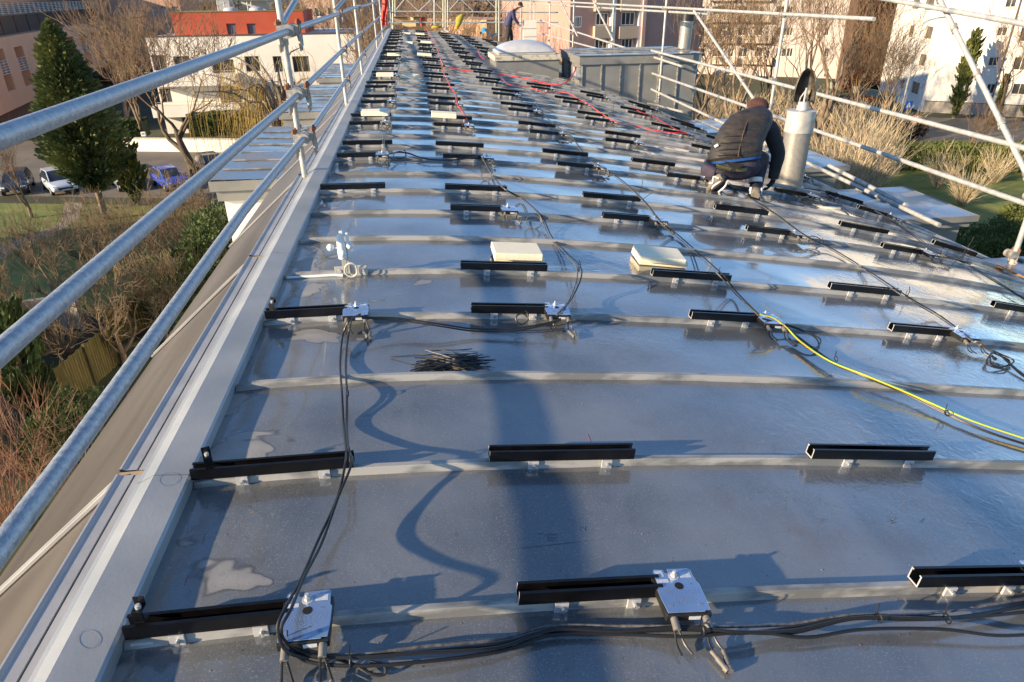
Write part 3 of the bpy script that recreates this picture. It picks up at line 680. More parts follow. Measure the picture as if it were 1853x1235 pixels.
bundle('loose_cable', 'tangle of black leads on the roof by the base of the flue', [(1420, 352, .03), (1455, 360, .04), (1490, 352, .03), (1510, 366, .02), (1480, 370, .02), (1450, 362, .05), (1500, 358, .03), (1540, 390, .01)], B3, wob=.02)
bundle('yellow_cable', 'yellow and green earth cable snaking to the right edge of the photo', [(1375, 572, .10), (1400, 578, .09), (1425, 597, .05), (1450, 622, .03), (1500, 655, .03), (1560, 680, .05), (1610, 700, .045), (1680, 730, .03), (1760, 765, .02), (1880, 805, .015), (1960, 835, .01)], [(0, .006, .0044, cabley), (.008, .004, .004, cableb), (-.003, .0095, .0014, cablegr)], tie=[(1512, 650, .04), (1712, 748, .03)], wob=.002)
bundle('loose_cable', 'black pair of leads coiling beside the start of the yellow cable', [(1380, 580, .08), (1420, 590, .04), (1450, 600, .03), (1478, 615, .02), (1480, 632, .01), (1460, 632, .01), (1440, 610, .03), (1500, 655, .02), (1560, 684, .03), (1640, 716, .02), (1760, 775, .01), (1900, 822, .01)], [(0, .004, .0038, cableb), (.008, .006, .0038, cableb)])
RD = [(0, .005, .0062, cabler)]
bundle('red_cable', 'red cable wandering down the second column to the far foam blocks', [(836, 228, .05), (846, 222, .04), (838, 205, .05), (828, 190, .10), (824, 170, .05), (816, 160, .08), (806, 140, .06), (800, 124, .08), (795, 100, .05), (786, 80, .05), (776, 62, .05), (770, 52, .05)], [(0, .005, .0065, cabler), (.008, .006, .004, cableg)])
bundle('red_cable', 'red cable bundle running from the second column over to the clad housing', [(802, 122, .06), (830, 127, .03), (870, 133, .02), (905, 136, .02), (950, 143, .03), (990, 153, .05), (1012, 154, .10), (1030, 146, .25), (1040, 130, .35), (1042, 122, .45)], [(0, .005, .010, cabler), (.015, .005, .006, cableo), (-.012, .005, .006, cabler)], wob=.01)
bundle('red_cable', 'red cable with yellow stretch crossing the fourth column to the right', [(906, 140, .05), (914, 150, .06), (925, 155, .05), (960, 160, .04), (985, 168, .03), (1005, 168, .03), (1028, 170, .06), (1050, 182, .06), (1062, 188, .09), (1085, 205, .05), (1112, 221, .09), (1145, 228, .03), (1200, 240, .03), (1243, 243, .08)], RD+[(.014, .004, .005, cableo)])
bundle('red_cable', 'short red cable zigzagging down the fifth column beside the housing', [(1144, 193, .08), (1152, 200, .05), (1165, 206, .08), (1182, 212, .06), (1200, 222, .04), (1222, 235, .07), (1243, 242, .08)], RD)
bundle('red_cable', 'short red cable on the third column left of the skylight', [(866, 92, .05), (868, 100, .05), (876, 108, .04), (890, 107, .03)], [(0, .006, .009, cabler)])
bundle('yellow_cable', 'short orange and yellow cable knot at the bend of the red cables', [(799, 112, .08), (801, 118, .08), (803, 125, .06), (812, 126, .04)], [(0, .006, .009, cableo)])
# upright tie tails
def sprig(u, v, h, du, dv, i, lab):
    a = rp(u, v, .03); b = a+np.array((du, dv, h)); mb = MB(); mb.tube(smooth_path([a, (a+b)/2+np.array((.01, 0, .01)), b], 4), .0024, 5)
    tag(mb.build('cable_tie', blackp, origin=a), lab, 'cable tie', 'upright cable tie tails')
for i, (u, v, h, du, dv, lab) in enumerate([(1155, 355, .14, .03, 0, 'upright tie tail beside the third column cable, in line with the anemometer top'), (1162, 362, .06, .09, 0, 'slanted tie tail on the second rail of the third column'), (1502, 232, .1, .0, 0, 'tie tail standing left of the worker'),
        (1590, 420, .17, .05, 0, 'tie tail standing at the end of the rail in front of the lowest right tube'), (1735, 470, .2, .08, 0, 'long tie tail over the rail at the far right eaves'), (1640, 540, .08, 0, 0, 'tie tail on the double rail of the fourth column'), (1722, 480, .16, .16, 0, 'slanted tie tail by the right eaves rail'),
        (1228, 165+30, .18, .02, 0, 'tie tail beside the vent stub near the scaffold foot'), (980, 168, .2, 0, 0, 'tie tail standing in front of the skylight'), (1008, 162, .15, 0, 0, 'tie tail beside the red cables at the housing'), (1108, 214, .25, 0, 0, 'tie tail above the red cable on the fourth column'), (1047, 492, .07, .0, 0, 'tie tail at the end of the rail in front of the foam block')]):
    sprig(u, v, h, du, dv, i, lab)
# pile of cable ties
c0 = rp(812, 664, 0); rr = random.Random(11); tm = None
for i in range(88):
    L = .20; mbt = MB()
    if tm is None:
        mbt.tube(smooth_path([(-L/2, 0, 0), (-.03, .003, .001), (.04, -.002, 0), (L/2, .002, 0)], 3), .0023, 5); o = mbt.build('cable_tie', blackp); tm = o
    else: o = tm.copy(); COL.objects.link(o)
    o.location = (c0[0]+rr.gauss(0, .042), c0[1]+rr.gauss(0, .030), ZR(c0[0])+.004+.030*rr.random()**1.6); o.rotation_euler = (0, rr.uniform(-.03, .03), rr.gauss(0, .30))
    tag(o, 'thin black cable tie in the loose pile on the bare second pan', 'cable tie', 'black cable ties in a loose pile')
for (a, b, lb) in [(((707, 646, .004)), (830, 652, .03), 'long cable tie sticking out left of the pile'), ((770, 634, .03), (885, 684, .012), 'pale worn cable tie lying across the top of the pile')]:
    A, B = rp(*a), rp(*b); mb = MB(); mb.tube(smooth_path([A, (A+B)/2+np.array((0, .01, .012)), B], 4), .0026, 5); tag(mb.build('cable_tie', cableb if 'long' in lb else cableg, origin=A), lb, 'cable tie')
# ============================================================ FOAM PADS
def foam_at(u, v, wx, wy, th, ang, h, label, mat_=foam):
    P = rp(u, v, h); mb = MB(); n = 6
    mb.box(-wx/2, wx/2, -wy/2, wy/2, 0, th); o = mb.build('foam_pad', mat_, bevel=.004)
    o.location = tuple(P); o.rotation_euler = (0, -math.atan(DZ(P[0])), ang); return tag(o, label, 'foam pad', 'yellow foam kneeling pads')
foam_at(935, 466, .295, .22, .038, -.02, .012, 'lower pad of the pale yellow foam stack behind the second column rail')
foam_at(934, 461, .285, .215, .042, .01, .050, 'upper pad of the pale yellow foam stack behind the second column rail')
foam_at(1192, 472, .315, .22, .038, -.06, .012, 'lower pad of the foam stack in the third column')
foam_at(1191, 467, .295, .22, .040, -.10, .050, 'upper pad of the foam stack in the third column')
for (u, v, wx, wy, h, a, lb) in [(680, 208, .50, .28, .10, -.05, 'foam pad lying across a rail of the left column, nearest the guardrail'), (803, 212, .46, .26, .10, -.03, 'foam pad lying on a rail of the second column beside the red cable'), (742, 141, .42, .42, .055, -.35, 'foam pad between left and second columns, askew'), (697, 138, .46, .34, .10, 0, 'foam pad on a far rail of the left column'),
                              (712, 101, .45, .35, .10, 0, 'small distant foam pad on the left column'), (768, 101, .52, .35, .10, 0, 'small distant foam pad on the second column'), (738, 79, .5, .5, .04, -.1, 'distant foam pad between the first two columns'), (771, 78, .5, .4, .1, 0, 'distant foam pad on the second column, beyond the skylight'),
                              (735, 62, .5, .5, .05, 0, 'farther foam pad between first two columns'), (760, 63, .5, .6, .1, 0, 'farther foam pad on the second column'), (805, 58, .5, .6, .1, -.1, 'farthest foam pad on the third column')]:
    foam_at(u, v, wx*.66, wy*.72, .055, a, h*.9, lb)
# ============================================================ ANEMOMETER
A0 = rp(631, 503, 0); ax_, ay_ = A0[0], rowy(5)
an = thing('anemometer', 'white cup anemometer with a coiled lead, bolted to a seam bracket near the left edge', 'anemometer', (ax_, ay_, ZR(ax_)))
mb = MB(); mb.box(-.072, .105, -.020, -.014, .002, .062); mb.build('seam_bracket', galv2, an, bevel=.002)
mb = MB(); 
for bx in (-.045, .078): mb.tube([(bx, -.021, .036), (bx, -.030, .036)], .010, 12)
mb.build('bracket_bolt', alu, an, smooth=True)
mb = MB(); mb.box(-.035, .025, -.060, -.014, -.004, .002); mb.box(-.028, -.004, -.026, -.021, .0, .15); mb.box(.0, .012, -.03, -.024, .02, .19); mb.build('mast_strip', galv2, an)
mb = MB(); mb.rings([[(-.018+.022*math.cos(a)*s, -.038+.018*math.sin(a)*s, z) for a in np.linspace(0, 2*math.pi, 13)[:-1]] for z, s in ((.108, .6), (.115, 1.), (.16, 1.1), (.22, .92), (.245, .7), (.252, .5))])
mb.build('sensor_body', whitep, an, smooth=True)
mb = MB(); mb.box(-.020, .0, -.050, -.030, .235, .270); mb.box(.012, .026, -.045, -.020, .19, .26); mb.build('top_clip', whitep, an, bevel=.003)
for i, (dx, dy, dz) in enumerate(((-.062, -.012, .178), (.004, -.075, .155), (.042, -.020, .185))):
    mb = MB(); n = 10; c = np.array((-.014+dx, -.034+dy*.7, dz)); rg = []
    for j in range(6):
        t = j/5*math.pi/2; rg.append([(c[0]+.021*math.sin(t)*math.cos(a), c[1]+.012-.024*math.cos(t), c[2]+.021*math.sin(t)*math.sin(a)) for a in np.linspace(0, 2*math.pi, n+1)[:-1]])
    mb.rings(rg, cap=False); mb.rings([[(c[0]+(x-c[0])*.9, y+.001, c[2]+(z-c[2])*.9) for x, y, z in r] for r in rg][::-1], cap=False)
    cp = mb.build('cup', whitep, an, smooth=True)
    mb = MB(); mb.tube([c, (-.018, -.038, dz-.003)], .0035, 6); mb.build('cup_arm', whitep, cp, smooth=True)
mb = MB(); a = np.linspace(0, 2*math.pi*2.1, 50); mb.tube([(.020+.034*math.cos(x), -.045-.004*i/8, .052+.038*math.sin(x)) for i, x in enumerate(a)], .0030, 6)
mb.build('coiled_lead', mat('cream_cable', (.62, .58, .48), .5), an, smooth=True)
mb = MB(); mb.tube([(.05, ay_-.020, .012), (.30, ay_-.020, .012), (ax_-.03, ay_-.028, ZR(ax_)+.012)], .008, 10); o = mb.build('conduit', whitep, smooth=True, origin=(.05, ay_-.02, .012)); tag(o, 'thin white conduit lying against the seam left of the anemometer', 'conduit')
# ============================================================ FAR END CLUTTER
card = mat('cardboard', (.46, .30, .15), .9, 0, (.54, .37, .20), 3)
def crate(u, v, w, d, h, a, m, name, label, cat, y=None, grp=None):
    P = rp(u, v, .03) if y is None else aty(u, v, y)
    t = thing(name, label, cat, P, grp, (0, 0, a)); mb = MB(); e = .02
    mb.box(-w/2, w/2, -d/2, d/2, 0, .02); mb.box(-w/2, w/2, -d/2, -d/2+e, .021, h); mb.box(-w/2, w/2, d/2-e, d/2, .021, h); mb.box(-w/2, -w/2+e, -d/2+e+.001, d/2-e-.001, .021, h); mb.box(w/2-e, w/2, -d/2+e+.001, d/2-e-.001, .021, h)
    mb.build('carton', m, t)
    mb = MB(); mb.obox((0, -d/2-.08, h-.02), (1, 0, 0), (0, .9, -.4), (0, .4, .9), w/2, .09, .006); mb.obox((w/2+.08, 0, h-.01), (.9, 0, -.4), (0, 1, 0), (.4, 0, .9), .09, d/2, .006)
    mb.build('flap', m, t)
crate(724, 44, .75, .6, .36, .1, card, 'cardboard_box', 'large open cardboard box at the far left end of the roof', 'box')
crate(743, 48, .70, .5, .26, -.3, card, 'cardboard_box', 'flat cardboard box right of the largest one at the far roof end', 'box')
crate(752, 46, .35, .35, .40, .4, card, 'cardboard_box', 'small upright cardboard box beside the orange drum', 'box')
P = rp(766, 47, .02); dr = thing('drum', 'orange plastic drum with a dark lid at the far end of the roof', 'drum', P)
om = mat('orange_plastic', (.75, .10, .02), .45)
mb = MB(); mb.tube([(0, 0, 0), (0, 0, .36)], [.14, .15], 16); mb.tube([(0, 0, .12), (0, 0, .14)], .165, 16); mb.build('barrel', om, dr, smooth=True)
mb = MB(); mb.tube([(0, 0, .36), (0, 0, .41)], [.19, .12], 16); mb.build('lid', blackp, dr, smooth=True)
P = rp(790, 51, .01); mb = MB(); mb.rings([[(.28*math.cos(a)*s, .2*math.sin(a)*s, z) for a in np.linspace(0, 2*math.pi, 13)[:-1]] for z, s in ((0, .9), (.05, 1), (.1, .8), (.13, .3))]); o = mb.build('coiled_hose', mat('yellow_hose', (.4, .36, .04), .5), smooth=True); o.location = tuple(P); tag(o, 'flat yellow coil lying on the roof right of the orange drum', 'coil')
# yellow jacket hung on frame
mb = MB(); P = aty(830, 26, 34.3); mb.rings([[(.17*math.cos(a)*s+dx, .10*math.sin(a)*s, -z) for a in np.linspace(0, 2*math.pi, 13)[:-1]] for z, s, dx in ((0, .4, .15), (.12, 1, .05), (.35, .8, 0), (.55, .55, -.1), (.62, .4, -.12))]); o = mb.build('hanging_jacket', mat('yellow_cloth', (.42, .33, .04), .8, 0, (.32, .25, .03), 6), smooth=True); o.location = tuple(P); tag(o, 'yellow jacket hung on the end scaffold', 'jacket')
# blue tarp
mb = MB(); n = 12; rr = random.Random(4); c = rp(887, 66, 0)
for j in range(n+1):
    for i in range(n+1):
        a, b = i/n, j/n; hgt = .50*math.exp(-((a-.18)/.22)**2)*(1-abs(b-.5))+.10*math.exp(-((a-.8)/.2)**2)+.03*math.sin(9*a+5*b)+.02*rr.random()
        mb.v.append((-.5+1.15*a+.04*math.sin(b*7), -.3+.6*b, hgt))
for j in range(n):
    for i in range(n): mb.f.append((j*(n+1)+i, j*(n+1)+i+1, (j+1)*(n+1)+i+1, (j+1)*(n+1)+i))
o = mb.build('blue_tarpaulin', mat('blue_tarp', (.02, .17, .30), .5, 0, (.04, .24, .38), 4)); o.location = (c[0], c[1], ZR(c[0])-.03); tag(o, 'crumpled blue tarpaulin heaped left of the standing man', 'tarpaulin')
P = rp(893, 62, .02); bk = thing('bucket', 'black builder bucket behind the blue tarpaulin', 'bucket', P)
mb = MB(); mb.tube([(0, 0, 0), (0, 0, .34)], [.15, .19], 16); mb.build('pail', blackp, bk, smooth=True); mb = MB(); mb.tube([(.19*math.cos(a), 0, .34+.12*math.sin(a)) for a in np.linspace(0, math.pi, 9)], .008, 5); mb.build('handle', alu, bk)
# white panel standing by the scaffold
P0 = aty(947, 82, 31.5); P1 = aty(971, 82, 31.5); T = aty(958, 37, 31.5)
t = thing('insulation_board', 'tall white board standing on edge behind the skylight, beside the standing man', 'board', P0)
mb = MB(); mb.box(0, P1[0]-P0[0], 0, .10, 0, T[2]-P0[2]); mb.build('board', mat('white_board', (.68, .64, .55), .8, 0, (.74, .70, .60), 2), t, bevel=.005)
mb = MB(); 
for f in (.33, .66): z = f*(T[2]-P0[2]); mb.box(-.004, P1[0]-P0[0]+.004, -.004, -.001, z-.008, z+.008)
mb.build('strap', blackp, t)
# tools at worker
P = roofpt(1500, 378, .01); mb = MB(); mb.obox((0, 0, .01), (.92, -.38, 0), (.38, .92, 0), (0, 0, 1), .11, .018, .010); o = mb.build('white_tool', mat('cream_plastic', (.7, .66, .55), .5), bevel=.004); o.location = tuple(P); tag(o, 'cream coloured hand tool lying right of the flue base', 'tool')
P = atx(1800, 490, 6.25); mb = MB(); mb.obox((0, 0, 0), (.15, .98, -.05), (.9, -.15, -.4), (.4, 0, .9), .30, .05, .012); o = mb.build('timber_offcut', mat('orange_timber', (.42, .22, .10), .7, 0, (.5, .28, .13), 5)); o.location = (6.22, 5.15, ZR(6.22)+.03); tag(o, 'orange-brown timber offcut under the scaffold foot at the right eaves', 'plank')
#PEOPLE_HERE
# ============================================================ PEOPLE
def skin(name, joints, edges, rad, m, parent=None, origin=(0, 0, 0), sub=2, root=0):
    me = bpy.data.meshes.new(name); names = list(joints); idx = {n: i for i, n in enumerate(names)}
    me.from_pydata([tuple(np.array(joints[n], float)-np.array(origin)) for n in names], [(idx[a], idx[b]) for a, b in edges], [])
    o = bpy.data.objects.new(name, me); COL.objects.link(o)
    sk_ = o.modifiers.new('s', 'SKIN'); sk_.use_smooth_shade = True; sk_.branch_smoothing = .6
    if sub: sb = o.modifiers.new('u', 'SUBSURF'); sb.levels = sub; sb.render_levels = sub
    for n in names:
        r = rad[n]; d = me.skin_vertices[0].data[idx[n]]; d.radius = (r, r) if not hasattr(r, '__len__') else r; d.use_root = (idx[n] == root)
    bpy.context.view_layer.update()
    m2 = bpy.data.meshes.new_from_object(o.evaluated_get(bpy.context.evaluated_depsgraph_get())); m2.name = name
    bpy.data.objects.remove(o); m2.materials.clear(); m2.materials.append(m)
    o = bpy.data.objects.new(name, m2); COL.objects.link(o)
    if parent: o.parent = parent
    return o
def loft(mb, secs, n=20, up=(0, 0, 1)):
    """secs: (centre, right_vec, half_w, back_vec, half_d, power)"""
    rg = []
    for c, r, a, b, d in secs:
        c = np.array(c, float); r = np.array(r, float); b = np.array(b, float); r /= np.linalg.norm(r); b = b-r*(b@r); b /= np.linalg.norm(b)
        ring = []
        for k in range(n):
            t = 2*math.pi*k/n; ct, st = math.cos(t), math.sin(t); e = .8
            ring.append(c+r*a*math.copysign(abs(ct)**e, ct)+b*d*math.copysign(abs(st)**e, st))
        rg.append(ring)
    mb.rings(rg)
def hand(joints, edges, rad, wrist, direc, palm_n, side, pre, s=1.):
    w_ = np.array(wrist, float); d = np.array(direc, float); d /= np.linalg.norm(d); nn = np.array(palm_n, float); nn -= d*(nn@d); nn /= np.linalg.norm(nn)
    sd_ = np.cross(d, nn)*side
    joints[pre+'palm'] = w_+d*.05*s; rad[pre+'palm'] = (.030*s, .018*s)
    for i, (off, L) in enumerate(((-.028, .075), (-.010, .085), (.010, .080), (.028, .062))):
        k = pre+'f%d' % i; b0 = w_+d*.085*s+sd_*off*s
        joints[k+'a'] = b0; joints[k+'b'] = b0+d*L*.45*s+nn*.012*s; joints[k+'c'] = b0+d*L*.72*s+nn*.042*s
        rad[k+'a'] = .0105*s; rad[k+'b'] = .0095*s; rad[k+'c'] = .008*s
        edges += [(pre+'palm', k+'a'), (k+'a', k+'b'), (k+'b', k+'c')]
    joints[pre+'ta'] = w_+d*.045*s-sd_*.035*s+nn*.012*s; joints[pre+'tb'] = w_+d*.085*s-sd_*.048*s+nn*.035*s
    rad[pre+'ta'] = .012*s; rad[pre+'tb'] = .009*s; edges += [(pre+'palm', pre+'ta'), (pre+'ta', pre+'tb')]
skinm = mat('skin', (.42, .22, .15), .5, 0, (.50, .28, .20), 20)
jack = mat('charcoal_jacket', (.018, .016, .015), .62, 0, (.045, .037, .032), 9, 6, 1., 16, stretch=(1, 1, 3))
jsl = mat('black_sleeve', (.012, .012, .014), .8, 0, (.022, .022, .025), 9, 5, .5, 22)
trou = mat('navy_work_trousers', (.030, .026, .045), .85, 0, (.060, .048, .070), 8, 5, .5, 22)
def W(u, v, y): return aty(u, v, y)
def ell(mb, c, r, n=12, m=9, half=None):
    rg = []
    for j in range(m):
        t = math.pi*(j+.5)/m if half is None else half*(j+.3)/m
        rg.append([(c[0]+r[0]*math.sin(t)*math.cos(a), c[1]+r[1]*math.sin(t)*math.sin(a), c[2]+r[2]*math.cos(t)) for a in np.linspace(0, 2*math.pi, n+1)[:-1]])
    mb.rings(rg[::-1])
def shoe(parent, toe, heel, ankle, up, O, m_up, m_sole, m_tr, k=1.):
    toe, heel, ankle, up = [np.array(a, float) for a in (toe, heel, ankle, up)]
    d = toe-heel; L = np.linalg.norm(d); d /= L; up -= d*(up@d); up /= np.linalg.norm(up); s = np.cross(d, up)
    mb = MB(); secs = []
    for t, w_, h in ((0, .030, .045), (.08, .036, .062), (.3, .036, .070), (.5, .040, .062), (.72, .047, .046), (.9, .042, .034), (1., .022, .020)):
        c = heel+d*L*t+up*(.022+h*k/2); secs.append((c, s, w_*k, up, h*k/2+.004))
    loft(mb, secs, 14); sh = mb.build('shoe', m_up, parent, smooth=True, origin=O)
    mb = MB(); secs = [(heel+d*L*t+up*.012, s, w_*k, up, .016) for t, w_ in ((-.02, .026), (.05, .038), (.3, .038), (.5, .040), (.72, .050), (.92, .043), (1.02, .020))]
    loft(mb, secs, 14); mb.build('sole', m_sole, sh, smooth=True, origin=O)
    mb = MB()
    for sgn in (-1, 1):
        mb.tube(smooth_path([heel+d*L*.10+up*.045*k+s*.040*k*sgn, heel+d*L*.26+up*.085*k+s*.037*k*sgn, heel+d*L*.44+up*.050*k+s*.044*k*sgn, heel+d*L*.6+up*.07*k+s*.040*k*sgn], 4), .007, 6)
    mb.build('side_stripe', m_tr, sh, smooth=True, origin=O)
    return sh
# --- crouching worker, seen from behind
RF = roofpt(1372, 366); LF = roofpt(1303, 352)
O1 = tuple((RF+LF)/2)
pw = thing('person', 'worker crouching with back turned, in brown beanie, dark padded jacket and navy trousers', 'person', O1)
hipc = W(1325, 303, 6.40); chest = W(1350, 232, 6.66); neck = W(1368, 206, 6.80); head = W(1371, 190, 6.90)
hL = W(1303, 304, 6.44); hR = W(1349, 308, 6.42); kL = W(1288, 300, 6.78); kR = W(1378, 288, 6.80)
aL = W(1302, 334, 6.43); aR = W(1367, 345, 6.50)
sL = W(1324, 232, 6.66); sR = W(1395, 228, 6.66); eR = W(1407, 283, 6.64); wR = W(1399, 329, 6.60); eL = W(1322, 275, 6.86); wL = W(1345, 310, 7.02)
J = {'hip': hipc, 'mid': W(1335, 265, 6.50), 'chest': chest, 'neck': neck, 'head': head, 'crown': W(1371, 180, 6.93),
     'hL': hL, 'kL': kL, 'aL': aL, 'tL': aL+np.array((.0, .13, -.07)), 'hR': hR, 'kR': kR, 'aR': aR, 'tR': aR+np.array((.02, .15, -.05)),
     'sL': sL, 'eL': eL, 'wL': wL, 'sR': sR, 'eR': eR, 'wR': wR}
Ra = {'hip': (.115, .10), 'mid': (.125, .09), 'chest': (.145, .10), 'neck': .05, 'head': .078, 'crown': .055, 'hL': .075, 'kL': .05, 'aL': .034, 'tL': .03, 'hR': .075, 'kR': .05, 'aR': .034, 'tR': .03,
      'sL': .055, 'eL': .038, 'wL': .026, 'sR': .055, 'eR': .038, 'wR': .026}
Ed = [('hip', 'mid'), ('mid', 'chest'), ('chest', 'neck'), ('neck', 'head'), ('head', 'crown'), ('hip', 'hL'), ('hL', 'kL'), ('kL', 'aL'), ('aL', 'tL'), ('hip', 'hR'), ('hR', 'kR'), ('kR', 'aR'), ('aR', 'tR'),
      ('chest', 'sL'), ('sL', 'eL'), ('eL', 'wL'), ('chest', 'sR'), ('sR', 'eR'), ('eR', 'wR')]
hand(J, Ed, Ra, wR, (-.5, .10, -.85), (-.7, .3, -.5), 1, 'R', .74); hand(J, Ed, Ra, wL, (.2, .3, -1), (.6, .2, -.1), -1, 'L', .92)
Ed += [('wR', 'Rpalm'), ('wL', 'Lpalm')]
skin('body', J, Ed, Ra, skinm, pw, O1, 2)
rv = (1, -.12, 0)
mb = MB(); bk_ = lambda a: (0, -math.cos(a), math.sin(a))
def sec(u, v, y, hw_px, dpt, ang=.6, tilt=0.):
    c = W(u, v, y); s_ = hw_px/FPX*np.linalg.norm(c-_C)
    return (c, (1, -.05, tilt), s_, bk_(ang), dpt)
loft(mb, [sec(1330, 290, 6.46, 42, .145, .25, .08), sec(1329, 284, 6.46, 45, .158, .3, .08), sec(1332, 268, 6.50, 43, .155, .45, .04), sec(1340, 248, 6.57, 43.5, .155, .6, .02), sec(1350, 229, 6.64, 43, .145, .75), sec(1357, 215, 6.71, 37, .120, .9), sec(1364, 206, 6.76, 24, .085, 1.), sec(1369, 201, 6.80, 14, .062, 1.)], 24)
ja = mb.build('jacket', jack, pw, smooth=True, origin=O1)
mb = MB(); mb.tube(smooth_path([W(1384, 222, 6.67), W(1395, 238, 6.66), W(1402, 258, 6.65), W(1408, 279, 6.62), W(1404, 300, 6.60), W(1399, 323, 6.60)], 3), list(np.interp(np.linspace(0, 1, 16), [0, .15, .5, 1], [.066, .086, .074, .052])), 18); mb.build('sleeve', jsl, ja, smooth=True, origin=O1)
mb = MB(); mb.tube([sL, (sL+eL)/2, eL, (eL+wL)/2, wL], [.07, .07, .06, .05, .042], 16); mb.build('sleeve', jsl, ja, smooth=True, origin=O1)
mb = MB(); mb.tube(smooth_path([W(1360, 204, 6.62), W(1352, 222, 6.50), W(1346, 238, 6.42), W(1342, 255, 6.385), W(1338, 270, 6.333), W(1336, 284, 6.288)], 4), .006, 6)
mb.build('back_seam', mat('brown_seam', (.075, .042, .032), .7), ja, smooth=True, origin=O1)
mb = MB()
for v, y, hw, cu in ((222, 6.53, 34, 1353), (234, 6.445, 40, 1348), (246, 6.40, 42, 1341), (258, 6.362, 42, 1336), (270, 6.330, 42, 1332), (280, 6.300, 42, 1331)):
    pts = []
    for t in np.linspace(-.8, .8, 9):
        pts.append(W(cu+hw*t, v+2.5*t*t, y+.155*(1-math.sqrt(1-t*t*.85))+.004))
    mb.tube(pts, .004, 6)
mb.build('quilt_line', jack, ja, smooth=True, origin=O1)
blu = mat('blue_fleece', (.006, .06, .22), .85, 0, (.01, .08, .28), 30)
mb = MB(); loft(mb, [sec(1330, 291.5, 6.45, 42, .150, .2, .10), sec(1330, 287, 6.455, 42, .152, .2, .10)], 24); mb.build('fleece_hem', blu, pw, smooth=True, origin=O1)
mb = MB(); mb.box(-.02, .02, -.002, .002, -.012, .012); o = mb.build('logo_patch', labelm, ja); o.location = tuple(W(1296, 264, 6.415)-np.array(O1)); o.rotation_euler = (0, R(-35), R(-35))
# trousers: seat, thighs, shanks
mb = MB(); loft(mb, [sec(1331, 321, 6.50, 20, .09, -.1), sec(1329, 315, 6.47, 36, .130, 0, .05), sec(1327, 306, 6.45, 44, .145, .1, .07), sec(1329, 298, 6.45, 42, .135, .2, .07), sec(1331, 291, 6.46, 38, .120, .25, .05)], 24)
tr = mb.build('trousers', trou, pw, smooth=True, origin=O1)
for nm, h_, k_, a_, r0 in (('trouser_leg', hL, kL, aL, .098), ('trouser_leg', hR, kR, aR, .094)):
    mb = MB(); kf = k_
    mb.tube(smooth_path([h_, h_*.5+kf*.5, kf, kf*.5+a_*.5+np.array((0, .01, 0)), a_+np.array((0, .0, -.005))], 4), list(np.interp(np.linspace(0, 1, 17), [0, .25, .5, .75, 1], [r0, .094, .080, .072, .062])), 18)
    mb.build(nm, trou, tr, smooth=True, origin=O1)
kz = W(1282, 304, 6.60)
mb = MB(); mb.tube(smooth_path([W(1300, 312, 6.40), W(1287, 308, 6.48), W(1281, 306, 6.62), W(1285, 302, 6.78)], 4), [.07, .08, .085, .086, .084, .08, .078, .075, .072, .07, .068, .066, .06], 16); mb.build('trouser_leg', trou, tr, smooth=True, origin=O1)
mb = MB(); mb.tube([W(1367, 323, 6.58), W(1367, 331, 6.56)], [.070, .069], 20); mb.build('reflective_band', mat('reflective_tape', (.75, .76, .74), .4), tr, smooth=True, origin=O1)
ol = mat('olive_belt', (.16, .13, .035), .8, 0, (.24, .20, .06), 20)
mb = MB(); pts = []
for t in np.linspace(-.82, .82, 13): pts.append(W(1327+38*t, 300+8*(1-t*t)+3*t, 6.43-.135*math.sqrt(1-t*t*.8)-.012))
for a_, b_ in zip(pts[:-1], pts[1:]): mb.q(a_-np.array((0, 0, .016)), b_-np.array((0, 0, .016)), b_+np.array((0, -.002, .016)), a_+np.array((0, -.002, .016)))
o = mb.build('belt', ol, tr, origin=O1); s_ = o.modifiers.new('t', 'SOLIDIFY'); s_.thickness = .006
mb = MB(); c = (pts[5]+pts[6])/2+np.array((0, -.008, 0)); mb.obox(c, (1, 0, 0), (0, 1, 0), (0, 0, 1), .014, .004, .022); mb.build('belt_loop', trou, tr, origin=O1)
mb = MB(); mb.q(*[W(u, v, 6.262) for u, v in ((1309, 292), (1346, 297), (1336, 304), (1322, 303))]); o = mb.build('shirt_tail', mat('black_shirt', (.02, .018, .016), .85), pw, origin=O1); s_ = o.modifiers.new('t', 'SOLIDIFY'); s_.thickness = .02; s_.offset = -1
# beanie
bn = mat('brown_knit', (.042, .017, .014), .95, 0, (.085, .032, .025), 40)
mb = MB(); rg = []; c = W(1371, 192, 6.90); n = 48
for j in range(9):
    t = (j+.15)/9*1.72; rr_ = math.sin(t)
    rg.append([(c[0]+.106*rr_*math.cos(a)*(1+.022*(k % 2)), c[1]-.005+.118*rr_*math.sin(a)*(1+.022*(k % 2)), c[2]-.015+.098*math.cos(t)) for k, a in enumerate(np.linspace(0, 2*math.pi, n+1)[:-1])])
mb.rings(rg[::-1]); mb.build('beanie', bn, pw, smooth=False, origin=O1)
mb = MB(); mb.tube([neck+np.array((.02, -.02, .02)), head+np.array((.01, 0, -.04))], [.062, .058], 14); mb.build('collar', jack, pw, smooth=True, origin=O1)
mb = MB(); ell(mb, head+np.array((.088, -.01, -.03)), (.012, .02, .032)); mb.build('ear', skinm, pw, smooth=True, origin=O1)
glm = mat('work_glove', (.012, .013, .018), .8)
Jg, Eg, Rg = {'w': wR+np.array((0, 0, .03)), 'w2': wR}, [('w', 'w2')], {'w': .034, 'w2': .032}
hand(Jg, Eg, Rg, wR, (-.5, .10, -.85), (-.7, .3, -.5), 1, 'R', .80); Eg.append(('w2', 'Rpalm'))
for k_ in Rg: 
    if k_.startswith('R'): Rg[k_] = tuple(a*1.6 for a in Rg[k_]) if hasattr(Rg[k_], '__len__') else Rg[k_]*1.55
skin('glove', Jg, Eg, Rg, glm, pw, O1, 2)
